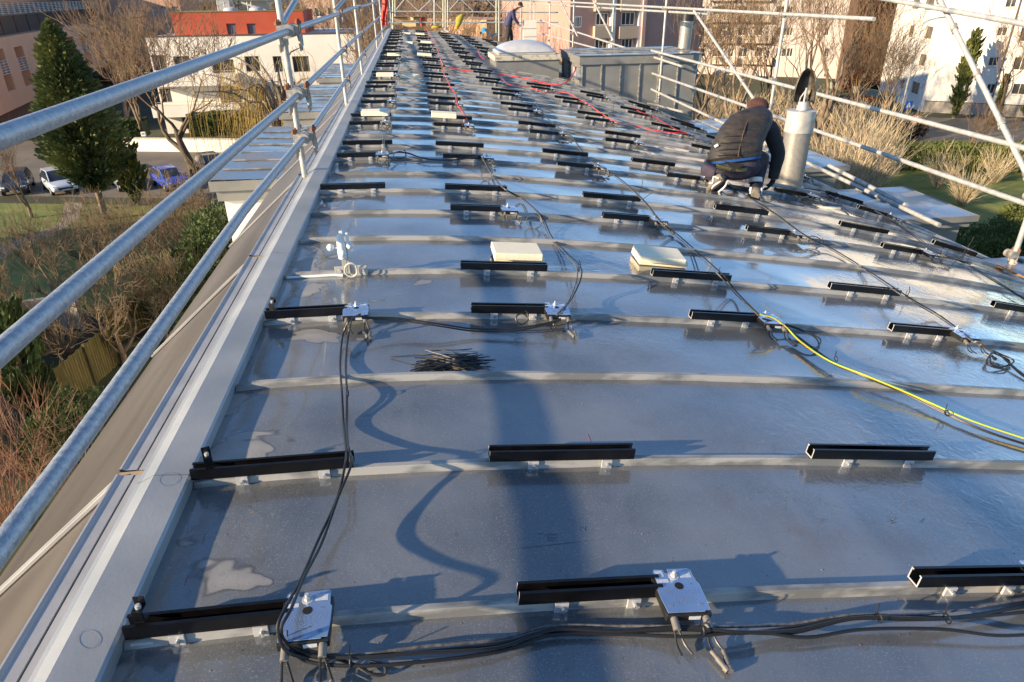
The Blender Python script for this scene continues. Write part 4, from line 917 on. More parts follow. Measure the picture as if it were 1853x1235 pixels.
sg, sw, sb_ = mat('grey_suede', (.13, .115, .095), .8, 0, (.18, .16, .135), 30), mat('white_sole', (.6, .6, .58), .6), mat('black_sole', (.02, .02, .02), .7)
Lh, Lt = W(1314, 327, 6.28), W(1285, 352, 6.40)
shoe(pw, Lt, Lh, aL, (-.45, .55, .55), O1, sg, sb_, sw, 1.2)
mb = MB(); mb.tube(smooth_path([Lh+np.array((.012, -.012, .0)), Lh*.5+Lt*.5+np.array((.050, -.02, .0)), Lt+np.array((.02, -.01, -.005)), Lh*.5+Lt*.5+np.array((-.052, .0, .01)), Lh+np.array((-.02, .0, .012))], 5), .010, 8); mb.build('sole_rim', sw, pw, smooth=True, origin=O1)
mb = MB(); mb.tube([W(1305, 312, 6.42), W(1308, 326, 6.36)], [.058, .045], 14); mb.build('sock', jsl, pw, smooth=True, origin=O1)
Rh = roofpt(1366, 364)
shoe(pw, Rh+np.array((.11, .24, .0)), Rh, aR, (0, 0, 1), O1, sg, sb_, sw, 1.3)
mb = MB(); mb.tube([aR+np.array((0, .01, .03)), Rh+np.array((.03, .06, .07))], [.05, .045], 14); mb.build('sock', jsl, pw, smooth=True, origin=O1)
# --- standing man at the far end
D0 = 31.6
O2 = tuple(roofpt(921, 84)); yb = D0
def V(u, v, dy=0): return aty(u, v, yb+dy)
ft = V(918, 83); O2 = tuple(ft)
pm = thing('person', 'man standing at the far roof end in navy jacket, head bowed over a paper', 'person', O2)
J = {'hip': V(921, 45), 'mid': V(923, 34), 'chest': V(928, 22), 'neck': V(936, 15), 'head': V(943, 10.5), 'crown': V(942, 7),
     'hL': V(920, 47, .08), 'kL': V(925, 64, .1), 'aL': V(926, 80, .1), 'tL': V(930, 82, .08), 'hR': V(921, 47, -.08), 'kR': V(919, 64, -.1), 'aR': V(917, 81, -.1), 'tR': V(921, 83, -.12),
     'sL': V(929, 18, .16), 'eL': V(931, 32, .18), 'wL': V(936, 42, .1), 'sR': V(927, 19, -.17), 'eR': V(930, 33, -.2), 'wR': V(938, 43, -.14)}
Ra = {'hip': (.13, .12), 'mid': (.13, .12), 'chest': (.15, .14), 'neck': .055, 'head': .085, 'crown': .075, 'hL': .08, 'kL': .06, 'aL': .04, 'tL': .035, 'hR': .08, 'kR': .06, 'aR': .04, 'tR': .035,
      'sL': .07, 'eL': .045, 'wL': .03, 'sR': .07, 'eR': .045, 'wR': .03}
Ed = [('hip', 'mid'), ('mid', 'chest'), ('chest', 'neck'), ('neck', 'head'), ('head', 'crown'), ('hip', 'hL'), ('hL', 'kL'), ('kL', 'aL'), ('aL', 'tL'), ('hip', 'hR'), ('hR', 'kR'), ('kR', 'aR'), ('aR', 'tR'),
      ('chest', 'sL'), ('sL', 'eL'), ('eL', 'wL'), ('chest', 'sR'), ('sR', 'eR'), ('eR', 'wR'), ('wL', 'Lpalm'), ('wR', 'Rpalm')]
hand(J, Ed, Ra, J['wR'], (.5, 0, -.6), (0, 1, 0), 1, 'R'); hand(J, Ed, Ra, J['wL'], (.5, 0, -.6), (0, -1, 0), -1, 'L')
J['nose'] = V(948, 12.5); Ra['nose'] = .022; Ed.append(('head', 'nose'))
skin('body', J, Ed, Ra, skinm, pm, O2, 2)
nav = mat('navy_jacket', (.028, .030, .085), .75, 0, (.045, .048, .12), 5, 4, .3, 12); dkt = mat('dark_trousers', (.020, .018, .016), .85, 0, (.035, .03, .026), 8)
mb = MB(); fw = (0, 1, 0)
loft(mb, [(V(919, 46), fw, .21, (1, 0, .1), .165), (V(920, 40), fw, .21, (1, 0, .1), .17), (V(923, 30), fw, .22, (1, 0, .3), .175), (V(926, 22), fw, .235, (1, 0, .4), .16), (V(930, 17), fw, .19, (1, 0, .5), .13), (V(934, 14.5), fw, .09, (1, 0, .6), .08)], 18)
ja = mb.build('jacket', nav, pm, smooth=True, origin=O2)
for s_, e_, w_ in (('sL', 'eL', 'wL'), ('sR', 'eR', 'wR')):
    mb = MB(); mb.tube([J[s_], (J[s_]+J[e_])/2, J[e_], (J[e_]+J[w_])/2, J[w_]], [.085, .08, .072, .06, .05], 14); mb.build('sleeve', nav, ja, smooth=True, origin=O2)
mb = MB(); loft(mb, [(V(921, 50), fw, .16, (1, 0, 0), .14), (V(920, 43), fw, .17, (1, 0, 0), .14)], 14); tr = mb.build('trousers', dkt, pm, smooth=True, origin=O2)
for a_ in 'LR':
    mb = MB(); mb.tube([J['h'+a_], (J['h'+a_]+J['k'+a_])/2, J['k'+a_], (J['k'+a_]+J['a'+a_])/2, J['a'+a_]+np.array((0, 0, -.02))], [.115, .105, .085, .078, .068], 14); mb.build('trouser_leg', dkt, tr, smooth=True, origin=O2)
    f_ = J['a'+a_]; shoe(pm, f_+np.array((.20, 0, -.07)), f_+np.array((-.07, 0, -.07)), f_, (0, 0, 1), O2, sb_, sb_, sb_)
mb = MB(); ell(mb, V(941.5, 7.5), (.105, .095, .085)); mb.build('hair', mat('dark_hair', (.03, .018, .012), .8), pm, smooth=True, origin=O2)
mb = MB(); P = V(941, 51); mb.obox((0, 0, 0), (.9, .1, .35), (-.1, 1, 0), (-.35, 0, .9), .15, .11, .003); o = mb.build('paper_sheet', mat('paper', (.75, .78, .82), .7)); o.location = tuple(P); tag(o, 'sheet of white paper held by the standing man', 'paper')
# ============================================================ SURROUNDINGS: helpers
class Facade:
    def __init__(s, P0, P1, z0, z1):
        s.P0 = np.array((P0[0], P0[1], 0.)); s.P1 = np.array((P1[0], P1[1], 0.)); s.z0, s.z1 = z0, z1
        s.d = s.P1-s.P0; s.L = np.linalg.norm(s.d); s.d /= s.L; s.n = np.array((s.d[1], -s.d[0], 0))   # outward (towards camera side)
        if (_C-s.P0)@s.n < 0: s.n = -s.n
    def hit(s, u, v):
        r = ray(u, v); t = ((s.P0-_C)@s.n)/(r@s.n); P = _C+r*t; return (P-s.P0)@s.d, P[2]
    def pt(s, a, z, o=0.): P = s.P0+s.d*a+s.n*o; return (P[0], P[1], z)
    def rect(s, u0, v0, u1, v1):
        um, vm = (u0+u1)/2, (v0+v1)/2; a0 = s.hit(u0, vm)[0]; a1 = s.hit(u1, vm)[0]; zt = s.hit(um, v0)[1]; zb = s.hit(um, v1)[1]
        return (min(a0, a1), max(a0, a1), min(zb, zt), max(zb, zt))
    def wall(s, parent, m, wins, org, depth=10., rec=.22, name='wall', roof=True):
        wins = [w for w in wins if w[0] > .05 and w[1] < s.L-.05 and w[1]-w[0] > .1 and w[2] > s.z0 and w[3] < s.z1-.05]
        A = sorted({0, s.L} | {round(w[i], 3) for w in wins for i in (0, 1)}); Z = sorted({s.z0, s.z1} | {round(w[i], 3) for w in wins for i in (2, 3)})
        mb = MB()
        for a, b in zip(A[:-1], A[1:]):
            for c, d in zip(Z[:-1], Z[1:]):
                x, z = (a+b)/2, (c+d)/2
                if any(w[0] < x < w[1] and w[2] < z < w[3] for w in wins): continue
                mb.q(s.pt(a, c), s.pt(b, c), s.pt(b, d), s.pt(a, d))
        for w in wins:
            a, b, c, d = w; q = [(a, c), (b, c), (b, d), (a, d)]
            for i in range(4): e, f = q[i], q[(i+1) % 4]; mb.q(s.pt(*e), s.pt(*f), s.pt(*f, -rec), s.pt(*e, -rec))
        for e, f in (((0, 0), (0, -depth)), ((s.L, 0), (s.L, -depth)), ((0, -depth), (s.L, -depth))):
            mb.q(s.pt(e[0], s.z0, e[1]), s.pt(f[0], s.z0, f[1]), s.pt(f[0], s.z1, f[1]), s.pt(e[0], s.z1, e[1]))
        if roof: mb.q(s.pt(0, s.z1, 0), s.pt(s.L, s.z1, 0), s.pt(s.L, s.z1, -depth), s.pt(0, s.z1, -depth))
        mb.build(name, m, parent, origin=org); return wins
    def windows(s, parent, wins, org, gm=None, fm=None, rec=.22, split=1, sill=None):
        for w in wins:
            a, b, c, d = w; mb = MB(); e = min(.07, (b-a)*.12)
            mb.q(s.pt(a, c, -rec+.002), s.pt(b, c, -rec+.002), s.pt(b, d, -rec+.002), s.pt(a, d, -rec+.002)); wn = mb.build('window', gm or glass, parent, origin=org)
            mb = MB()
            for (p, q_, r_, t_) in [(a, a+e, c, d), (b-e, b, c, d), (a+e, b-e, c, c+e), (a+e, b-e, d-e, d)]+[(a+(b-a)*k/(split+1)-e/2, a+(b-a)*k/(split+1)+e/2, c+e, d-e) for k in range(1, split+1)]:
                mb.q(s.pt(p, r_, -rec+.05), s.pt(q_, r_, -rec+.05), s.pt(q_, t_, -rec+.05), s.pt(p, t_, -rec+.05))
            mb.build('frame', fm or whitew, wn, origin=org)
            if sill:
                mb = MB(); P = np.array(s.pt((a+b)/2, c-.04, .04)); mb.obox(P, s.d, s.n, (0, 0, 1), (b-a)/2+.1, .07, .04); mb.build('sill', sill, wn, origin=org)
    def slab(s, parent, name, m, a, b, z0, z1, o0, o1, org, bevel=0):
        mb = MB(); P = np.array(s.pt((a+b)/2, (z0+z1)/2, (o0+o1)/2)); mb.obox(P, s.d, s.n, (0, 0, 1), (b-a)/2, (o1-o0)/2, (z1-z0)/2); return mb.build(name, m, parent, origin=org, bevel=bevel)
def leaf_mesh(name, P, D, size, m, parent=None, origin=(0, 0, 0), asp=1., seed=0, ell=None):
    """many small leaf faces: P centres, D preferred long axis"""
    rg = np.random.RandomState(seed); n = len(P); D = D+rg.normal(0, .25, D.shape); D /= np.linalg.norm(D, axis=1)[:, None]
    B = np.cross(D, rg.normal(0, 1, D.shape)); B /= np.linalg.norm(B, axis=1)[:, None]
    S = size*rg.uniform(.6, 1.35, (n, 1)); P = P-np.array(origin)
    V = np.stack([P-D*S*asp, P+B*S*.5, P+D*S*asp, P-B*S*.5], 1).reshape(-1, 3)
    me = bpy.data.meshes.new(name); me.vertices.add(4*n); me.vertices.foreach_set('co', V.astype(np.float32).ravel())
    me.loops.add(4*n); me.loops.foreach_set('vertex_index', np.arange(4*n, dtype=np.int32)); me.polygons.add(n)
    me.polygons.foreach_set('loop_start', np.arange(0, 4*n, 4, dtype=np.int32)); me.polygons.foreach_set('loop_total', np.full(n, 4, dtype=np.int32))
    me.materials.append(m); me.update(calc_edges=True); me.validate()
    o = bpy.data.objects.new(name, me); COL.objects.link(o)
    if parent: o.parent = parent
    else: o.location = origin
    return o
def grow(T, Cr, p, d, L, r, lvl, mx, rg, up=.12, ang=.65, kids=4, shrink=.66, lt=1, droop=0., wig=.16, minr=.006):
    n = 5 if lvl < 2 else (4 if lvl < mx else 3); pts = [p]; rad = [r]; ds = [d]
    for i in range(n):
        d = d+rg.normal(0, wig, 3)*(.5 if lvl == 0 else 1); d[2] += up*(.5 if lvl == 0 else 1) - droop*lvl*.5; d /= np.linalg.norm(d)
        pts.append(pts[-1]+d*L/n); rad.append(max(minr*.6, r*(1-.5*(i+1)/n))); ds.append(d)
    (T if lvl <= lt else Cr).tube(pts, rad, 8 if lvl == 0 else (6 if lvl == 1 else (4 if lvl == 2 else 3)), cap=False)
    if lvl >= mx: return
    k = kids if lvl else kids+1
    for i in range(k):
        t = rg.uniform(.35, 1.) if i else 1.; f = t*n; j = min(int(f), n-1); q = pts[j]+(pts[j+1]-pts[j])*(f-j)
        dd = ds[j+1]; a = rg.normal(0, 1, 3); a -= dd*(a@dd); a /= np.linalg.norm(a); an = ang*rg.uniform(.5, 1.25)*(1 if i else .5)
        grow(T, Cr, q, dd*math.cos(an)+a*math.sin(an), L*shrink*rg.uniform(.75, 1.15), max(minr, rad[j]*rg.uniform(.5, .7)), lvl+1, mx, rg, up, ang, kids, shrink, lt, droop, wig, minr)
TREES = {}
def tree_meshes(key, H, r, mx, seed, bm, tm, **kw):
    if key in TREES: return TREES[key]
    rg = np.random.RandomState(seed); T, C_ = MB(), MB()
    grow(T, C_, np.array((0., 0, -.2)), np.array((0., 0, 1.)), H, r, 0, mx, rg, **kw)
    out = []
    for nm, b, m in (('trunk', T, bm), ('crown', C_, tm)):
        me = bpy.data.meshes.new(nm); me.from_pydata(b.v, [], b.f); me.materials.append(m); me.polygons.foreach_set('use_smooth', [True]*len(me.polygons)); out.append(me)
    TREES[key] = out; return out
def tree(key, x, y, rz, s, label, name='bare_tree', cat='tree', z=G, group=None, sz=None, lean=(0, 0)):
    t = thing(name, label, cat, (x, y, z), group, (lean[0], lean[1], rz)); t.scale = (s, s, sz or s)
    for me in TREES[key]:
        o = bpy.data.objects.new(me.name, me); COL.objects.link(o); o.parent = t
    return t
def conifer(name, label, x, y, z, H, Rr, n, m, seed=0, size=.16, base=.06, shape=1., power=.8, trunk=True, col=False):
    rg = np.random.RandomState(seed); t = thing(name, label, 'tree', (x, y, z))
    nb = int(n/42); P, D = [], []
    for i in range(nb):
        h = base+(1-base)*rg.uniform(0, 1)**shape; rad = (Rr*min(1., (1-h)**power*1.2*min(1, ((h-base+.02)/.20)**.6)) if not col else Rr*min(1, (1-h)*6)**.6*min(1, h*8)**.4)*rg.uniform(.5, 1.25); a = rg.uniform(0, 6.28)
        tip = np.array((math.cos(a)*rad, math.sin(a)*rad, h*H+rad*(.22 if not col else 1.2)+rg.normal(0, .08))); root = np.array((0, 0, max(.1, h*H-rad*.05))); ax = tip-root; ax /= (np.linalg.norm(ax)+1e-6)
        k = 42; tt = rg.uniform(.25, 1.02, (k, 1))**.7; sp = rg.normal(0, 1, (k, 3))*(.06+.09*rad)*(1.15-tt)
        P.append(root+(tip-root)*tt+sp); D.append(np.tile(ax+np.array((0, 0, .35 if not col else 1.2)), (k, 1)))
    leaf_mesh('crown', np.concatenate(P)+np.array((x, y, z)), np.concatenate(D), size, m, t, (x, y, z), 1.5, seed)
    if trunk:
        mb = MB(); mb.tube([(0, 0, -.2), (0, 0, H*.5), (0, 0, H*.97)], [H*.016+.05, H*.011+.03, .02], 8); mb.build('trunk', barkm, t, smooth=True)
    return t
def bush(name, label, x, y, z, rx, ry, rz_, n, m, seed=0, size=.09, cat='bush', lumps=9, group=None):
    rg = np.random.RandomState(seed); t = thing(name, label, cat, (x, y, z), group); P, D = [], []
    for i in range(lumps):
        a = rg.uniform(0, 6.28); q = rg.uniform(0, .62)**.7; c = np.array((math.cos(a)*q*rx, math.sin(a)*q*ry, rz_*rg.uniform(.32, .66))); sr = np.array((rx, ry, rz_))*rg.uniform(.34, .52)
        k = n//lumps; v = rg.normal(0, 1, (k, 3)); v /= np.linalg.norm(v, axis=1)[:, None]; P.append(c+v*sr*rg.uniform(.72, 1.04, (k, 1))); D.append(v+np.array((0, 0, .5)))
    P = np.concatenate(P); D = np.concatenate(D); ok = P[:, 2] > .02
    leaf_mesh('foliage', P[ok]+np.array((x, y, z)), D[ok], size, m, t, (x, y, z), .9, seed)
    mb = MB(); 
    for i in range(6): a = rg.uniform(0, 6.28); mb.tube([(0, 0, -.1), (math.cos(a)*rx*.3, math.sin(a)*ry*.3, rz_*.45), (math.cos(a)*rx*.6, math.sin(a)*ry*.6, rz_*.75)], [.04, .025, .01], 5)
    mb.build('stem', barkm, t)
    return t
def hedge(label, A, B, w_, h, z, n, m, seed=0, size=.08, name='hedge'):
    rg = np.random.RandomState(seed); A = np.array((A[0], A[1], z)); B = np.array((B[0], B[1], z)); d = B-A; L = np.linalg.norm(d); d /= L; s = np.array((d[1], -d[0], 0))
    t = thing(name, label, 'hedge', A)
    a = rg.uniform(0, L, n); side = rg.choice(3, n, p=[.4, .38, .22]); b = np.where(side == 0, rg.uniform(-.5, .5, n), np.where(side == 1, .5, -.5))*w_+rg.normal(0, .03, n); c = np.where(side == 0, 1., rg.uniform(0, 1, n))*h+rg.normal(0, .035, n)+.05*np.sin(a*1.3+seed)
    P = A+a[:, None]*d+b[:, None]*s+c[:, None]*np.array((0, 0, 1.)); D = np.where((side == 0)[:, None], np.array((0, 0, 1.)), s*np.sign(b)[:, None])+rg.normal(0, .4, (n, 3))
    leaf_mesh('foliage', P, D, size, m, t, A, .9, seed)
    mb = MB(); mb.obox((A+B)/2+np.array((0, 0, h*.46))-A, d, s, (0, 0, 1), L/2-.05, w_/2-.08, h*.46); mb.build('inner_growth', m, t)
    return t
def shrub_stems(key, n, H, spread, seed, m, r=.012, side=3, curl=.12, inner=.25):
    rg = np.random.RandomState(seed); mb = MB()
    for i in range(n):
        a = rg.uniform(0, 6.28); q = rg.uniform(0, 1)**.6; d = np.array((math.cos(a)*q*spread, math.sin(a)*q*spread, 1.)); d /= np.linalg.norm(d)
        p = np.array((math.cos(a)*inner*rg.rand(), math.sin(a)*inner*rg.rand(), -.05)); h = H*rg.uniform(.6, 1.08); pts = [p]; 
        for j in range(5): d = d+rg.normal(0, curl, 3)*.5; d[2] += .05; d /= np.linalg.norm(d); pts.append(pts[-1]+d*h/5)
        mb.tube(pts, [r*(1-.75*k/5) for k in range(6)], 3, cap=False)
        for j in range(side):
            k = rg.randint(1, 5); dd = (pts[k+1]-pts[k]); dd /= np.linalg.norm(dd); e = rg.normal(0, 1, 3); e -= dd*(e@dd); e /= np.linalg.norm(e); dd = dd*.85+e*.5; L = h*rg.uniform(.15, .38)
            q_ = pts[k]; m_ = q_+dd*L*.5+rg.normal(0, .02, 3); mb.tube([q_, m_, m_+dd*L*.5+np.array((0, 0, L*.12))], [r*.55, r*.4, r*.18], 3, cap=False)
    me = bpy.data.meshes.new('stems'); me.from_pydata(mb.v, [], mb.f); me.materials.append(m); TREES[key] = [me]
# ============================================================ LEFT: terracotta block
z1 = -2.3; A = atz(9, 67, z1); B = atz(208, 35, z1); zb = aty(9, 189, A[1])[2]
dv = (B-A)[:2]; A2 = A[:2]-dv*.16; B2 = A[:2]+dv*1.12
F = Facade(A2, B2, zb, z1); org = (A2[0], A2[1], G)
tb = thing('terracotta_building', 'terracotta rendered block with white lattice balconies and dark glazed top storey, top left', 'building', org)
wins = []
for (ut, vt, ub, vb, ww) in ((4, 88, 16, 166, 15), (35, 84, 51, 155, 16), (68, 78, 84, 142, 14), (98, 72, 113, 134, 13), (126, 67, 143, 128, 13), (148, 63, 164, 118, 12), (170, 59, 184, 112, 12), (188, 56, 201, 106, 11), (209, 52, 220, 98, 10), (-36, 96, -22, 176, 17), (-76, 104, -60, 186, 18)):
    um, vm = (ut+ub)/2, (vt+vb)/2; a0 = F.hit(um-ww/2, vm)[0]; a1 = F.hit(um+ww/2, vm)[0]; wins.append((a0, a1, F.hit(ub, vb)[1], F.hit(ut, vt)[1]))
wins = F.wall(tb, terra, wins, org, 6, rec=1.1)
for w in wins:
    a, b, c, d = w; mb = MB(); mb.q(F.pt(a, c, -1.09), F.pt(b, c, -1.09), F.pt(b, d, -1.09), F.pt(a, d, -1.09)); wn = mb.build('window', darkwin, tb, origin=org)
    mb = MB(); mb.q(F.pt(a+(b-a)*.5, c+.1, -1.07), F.pt(b-.08, c+.1, -1.07), F.pt(b-.08, d-.15, -1.07), F.pt(a+(b-a)*.5, d-.15, -1.07)); mb.build('shutter', mat('russet_shutter', (.22, .09, .05), .7), wn, origin=org)
    mb = MB(); zc0, zc1 = c+(d-c)*.40, c+(d-c)*.72
    for k in range(6): zz = zc0+(zc1-zc0)*k/5; mb.tube([F.pt(a, zz, .02), F.pt(b, zz, .02)], .028, 5)
    for k in range(3): s_ = a+.04+(b-a-.08)*k/2; mb.tube([F.pt(s_, zc0, .02), F.pt(s_, zc1, .02)], .035, 5)
    mb.build('lattice_railing', whitew, wn, origin=org)
F.slab(tb, 'ground_floor', mat('red_brick', (.20, .085, .05), .85, 0, (.25, .12, .075), 8), 0, F.L*.30, G, zb-.01, -6, -1.2, org)
F.slab(tb, 'ground_floor_recess', darkwin, F.L*.30+.01, F.L, G, zb-.01, -6, -2.2, org)
F.slab(tb, 'top_storey', navyg, .4, F.L*.86, z1+.01, z1+6.0, -5, -1.6, org)
for k, zz in enumerate((z1+2.2, z1+5.9)): F.slab(tb, 'balcony_slab', zinc2 if k else navyg, .2, F.L*.88, zz-.14, zz, -1.59, -.2, org)
for base in (z1+2.2,):
    mb = MB(); e = F.L*.88
    for k in range(6): mb.tube([F.pt(.3, base+.1+.21*k, -.25), F.pt(e, base+.1+.21*k, -.25)], .02, 5)
    a = .3
    while a < e: mb.tube([F.pt(a, base, -.25), F.pt(a, base+1.2, -.25)], .035, 5); mb.tube([F.pt(a+.45, base, -.25), F.pt(a+.45, base+1.2, -.25)], .03, 5); a += 2.3
    mb.build('white_railing', whitew, tb, origin=org)
for k in range(1, 14): mb = MB(); s_ = .4+(F.L*.86-.4)*k/14; mb.tube([F.pt(s_, z1+.05, -1.57), F.pt(s_, z1+2.0, -1.57)], .05, 4); mb.build('mullion', navyg, tb, origin=org)
F.slab(tb, 'roof_terrace_box', mat('planter', (.30, .31, .31), .8), F.L*.84, F.L*.99, z1+.011, z1+.85, -2, -.3, org)
# ---- white block with red box on top
Y0 = 82.; A = aty(263, 67, Y0); B = aty(640, 67, Y0); zt = -2.25
F = Facade(A, B, G, zt); org = (A[0], A[1], G)
wb = thing('white_apartment_block', 'cream white apartment block with balconies and a red clad storey on its roof', 'building', org)
wins = [F.rect(*q) for q in ((444, 102, 470, 130), (495, 102, 511, 131), (530, 102, 560, 131), (453, 156, 480, 184), (503, 156, 518, 185), (545, 157, 575, 185), (384, 108, 424, 133), (397, 156, 436, 187), (276, 100, 300, 128), (290, 160, 310, 186), (315, 102, 345, 128), (460, 208, 486, 236), (402, 209, 440, 232), (330, 212, 350, 234))]
wins = F.wall(wb, white, wins, org, 14)
F.windows(wb, wins, org, glass, mat('grey_frame', (.25, .24, .22), .6), split=1)
for (u0, v0, u1, v1) in ((272, 134, 434, 153), (284, 187, 443, 207)):
    a, b, c, d = F.rect(u0, v0, u1, v1); bl = F.slab(wb, 'balcony', white, max(a, -.8), b, c, d, .02, 1.7, org)
    F.slab(bl, 'balcony_rail', galv2, max(a, -.8)+.1, b-.1, d+.35, d+.40, 1.6, 1.65, org)
F.slab(wb, 'roof_edge', mat('dark_coping', (.06, .05, .05), .7), -.1, F.L, zt+.003, zt+.12, -.4, .08, org)
A = aty(308, 23, Y0+1.5); B = aty(548, 25, Y0+1.5); F2 = Facade(A, B, zt+.01, -.02)
wins = [F2.rect(411, 43, 428, 66), F2.rect(448, 43, 464, 67)]
wins = F2.wall(wb, redm, [(a, b, max(c, zt+.05), d) for a, b, c, d in wins], org, 8, name='red_storey'); F2.windows(wb, wins, org, mat('blue_blind', (.08, .085, .11), .6), redm, split=0)
F2.slab(wb, 'green_roof', mat('sedum', (.16, .12, .03), .9, 0, (.22, .17, .05), 2), -.1, F2.L+.1, -.017, .06, -8, .06, org)
for k in (.42, .62):
    mb = MB(); mb.rings([[(F2.pt(F2.L*k, 0)[0]+.8*math.cos(a)*s, F2.pt(0, 0)[1]+2+.8*math.sin(a)*s, z) for a in np.linspace(0, 6.283, 13)[:-1]] for z, s in ((.06, 1), (.3, .85), (.45, .4))]); mb.build('roof_dome', dome, wb, smooth=True, origin=org)
F2.slab(wb, 'plant_box', zinc2, F2.L*.30, F2.L*.40, .061, 1.1, -5, -3.2, org); F2.slab(wb, 'plant_box', mat('cream_plant', (.55, .52, .46), .8), F2.L*.48, F2.L*.68, .061, 1.0, -6, -4.2, org)
F2.slab(wb, 'solar_panel', navyg, F2.L*.44, F2.L*.70, 1.12, 1.22, -4.1, -2.6, org); F2.slab(wb, 'solar_panel', navyg, F2.L*.70+.1, F2.L*.86, .9, 1.0, -4.1, -2.6, org)
for k in (.32, .37, .55, .58, .9): mb = MB(); P = F2.pt(F2.L*k, 0, -2.5); mb.tube([(P[0], P[1], .061), (P[0], P[1], .9)], .07, 8); mb.build('roof_pipe', zinc2, wb, origin=org)
# retaining wall and hedges in front
A = atz(215, 274, G); B = atz(640, 279, G); hw_ = aty(300, 248, A[1])[2]-G
F = Facade(A, B, G, G+hw_); wl = thing('retaining_wall', 'pale rendered retaining wall along the street below the white apartment block', 'wall', A)
F.wall(wl, white, [], A, .3); F.slab(wl, 'coping', conc, -.05, F.L, G+hw_+.002, G+hw_+.10, -.34, .04, A)
hedge('clipped green hedge on top of the pale retaining wall', aty(350, 247, A[1]+1.2), aty(448, 248, A[1]+1.2), 2.2, 2.0, G+hw_-.1, 9000, leafh, 3, .10)
bush('round_bush', 'round clipped bush at the right end of the hedge above the retaining wall', *aty(452, 247, A[1]+1.)[:2], G+hw_-.1, 1.4, 1.4, 2.1, 3000, leafh, 4, .09)
hedge('dark green hedge left of the clipped one, behind the small white post box', aty(205, 250, A[1]+1.5), aty(268, 248, A[1]+1.5), 2.0, 1.6, G+hw_-.1, 5000, leafd, 5, .11)
P = aty(261, 247, A[1]-.3); t = thing('post_box', 'tiny white box on the retaining wall below the big bare tree', 'box', P); mb = MB(); mb.box(-.22, .22, -.15, .15, 0, .42); mb.build('case', whitew, t, bevel=.03); mb = MB(); mb.box(-.12, .12, -.158, -.151, .2, .3); mb.build('slot', darkwin, t)
# ---- far blocks
def block(name, label, u0, v0, u1, y0, y1, zt, m, wm, rows, cols, depth=14, gm=None, sill=None, wh=1.4, ww=.5, z0=G, off=0.4, fh=2.9):
    A = aty(u0, v0, y0); B = aty(u1, v0, y1); F = Facade(A, B, z0, zt); org = (A[0], A[1], z0)
    t = thing(name, label, 'building', org); wins = []
    for r_ in range(rows):
        for c in range(cols):
            s0 = F.L*(c+.5-ww/2)/cols; z_ = zt-off-wh-fh*r_
            wins.append((s0, s0+F.L*ww/cols, z_, z_+wh))
    wins = F.wall(t, m, wins, org, depth); F.windows(t, wins, org, gm or glass, wm, sill=sill)
    return t, F, org
block('apartment_block', 'distant pink apartment block with pale window bands above the terracotta building', 168, 30, 330, 150, 150, 9, mat('far_pink', (.50, .30, .21), .85, 0, (.56, .35, .25), .2), mat('far_cream', (.62, .55, .42), .8), 6, 8, wh=1.3, ww=.62, gm=mat('pale_pane', (.30, .29, .27), .4, 0, (.5, .47, .42), .3))
t_, F_, o_ = block('apartment_block', 'brown rendered block behind the red storey and the first guardrail posts', 543, 30, 612, 118, 112, 6, mat('far_brown', (.30, .20, .15), .85, 0, (.33, .23, .18), .3), whitew, 4, 3, wh=1.2, ww=.45)
block('house', 'cream house beyond the end scaffold, behind bare branches', 812, 40, 872, 74, 78, -4.5, mat('house_cream', (.55, .40, .26), .85), white, 2, 4, wh=1.3, ww=.4)
block('house', 'ochre house with shutters beyond the end scaffold, left of the standing man', 880, 30, 962, 92, 96, -1.5, mat('house_ochre', (.46, .28, .17), .85), peach, 3, 4, wh=1.4, ww=.4)
block('apartment_block', 'long grey-brown block far behind the bare trees at the far roof end', 560, 20, 840, 210, 210, 4, mat('far_grey', (.27, .20, .16), .85, 0, (.32, .25, .2), .1), white, 3, 14, wh=1.4, ww=.5)
# pink block with cream bays
A = aty(1030, 100, 62); B = aty(1262, 100, 66); F = Facade(A, B, G, 4.); org = (A[0], A[1], G)
pb = thing('pink_apartment_block', 'dusky pink apartment block with cream window bays behind the clad housing', 'building', org)
w2 = [F.rect(1124, 22, 1148, 46), F.rect(1124, 70, 1144, 92), F.rect(1078, 24, 1100, 46), F.rect(1076, 71, 1098, 93), F.rect(1124, -28, 1148, -4), F.rect(1078, -28, 1100, -4), F.rect(1040, 30, 1052, 50)]
w2 = F.wall(pb, pinkr, w2, org, 14, rec=.05)
for u0, u1 in ((1074, 1103), (1119, 1153)):
    a, b, c, d = F.rect(u0, 0, u1, 50)
    for (v0, v1) in ((-4, 21), (47, 70), (94, 130)):
        q = F.rect(u0, v0, u1, v1); F.slab(pb, 'bay_panel', peach, a, b, q[2]+.02, q[3]-.02, .01, .35, org)
    F.slab(pb, 'bay_edge', white, b+.01, b+.45, G, 3.9, .01, .32, org)
F.windows(pb, w2, org, glass, white, rec=.05, split=2)
F.slab(pb, 'pilaster', mat('pink_light', (.55, .36, .30), .8), F.rect(1158, 0, 1164, 50)[0], F.rect(1158, 0, 1164, 50)[1], G, 3.9, .01, .5, org)
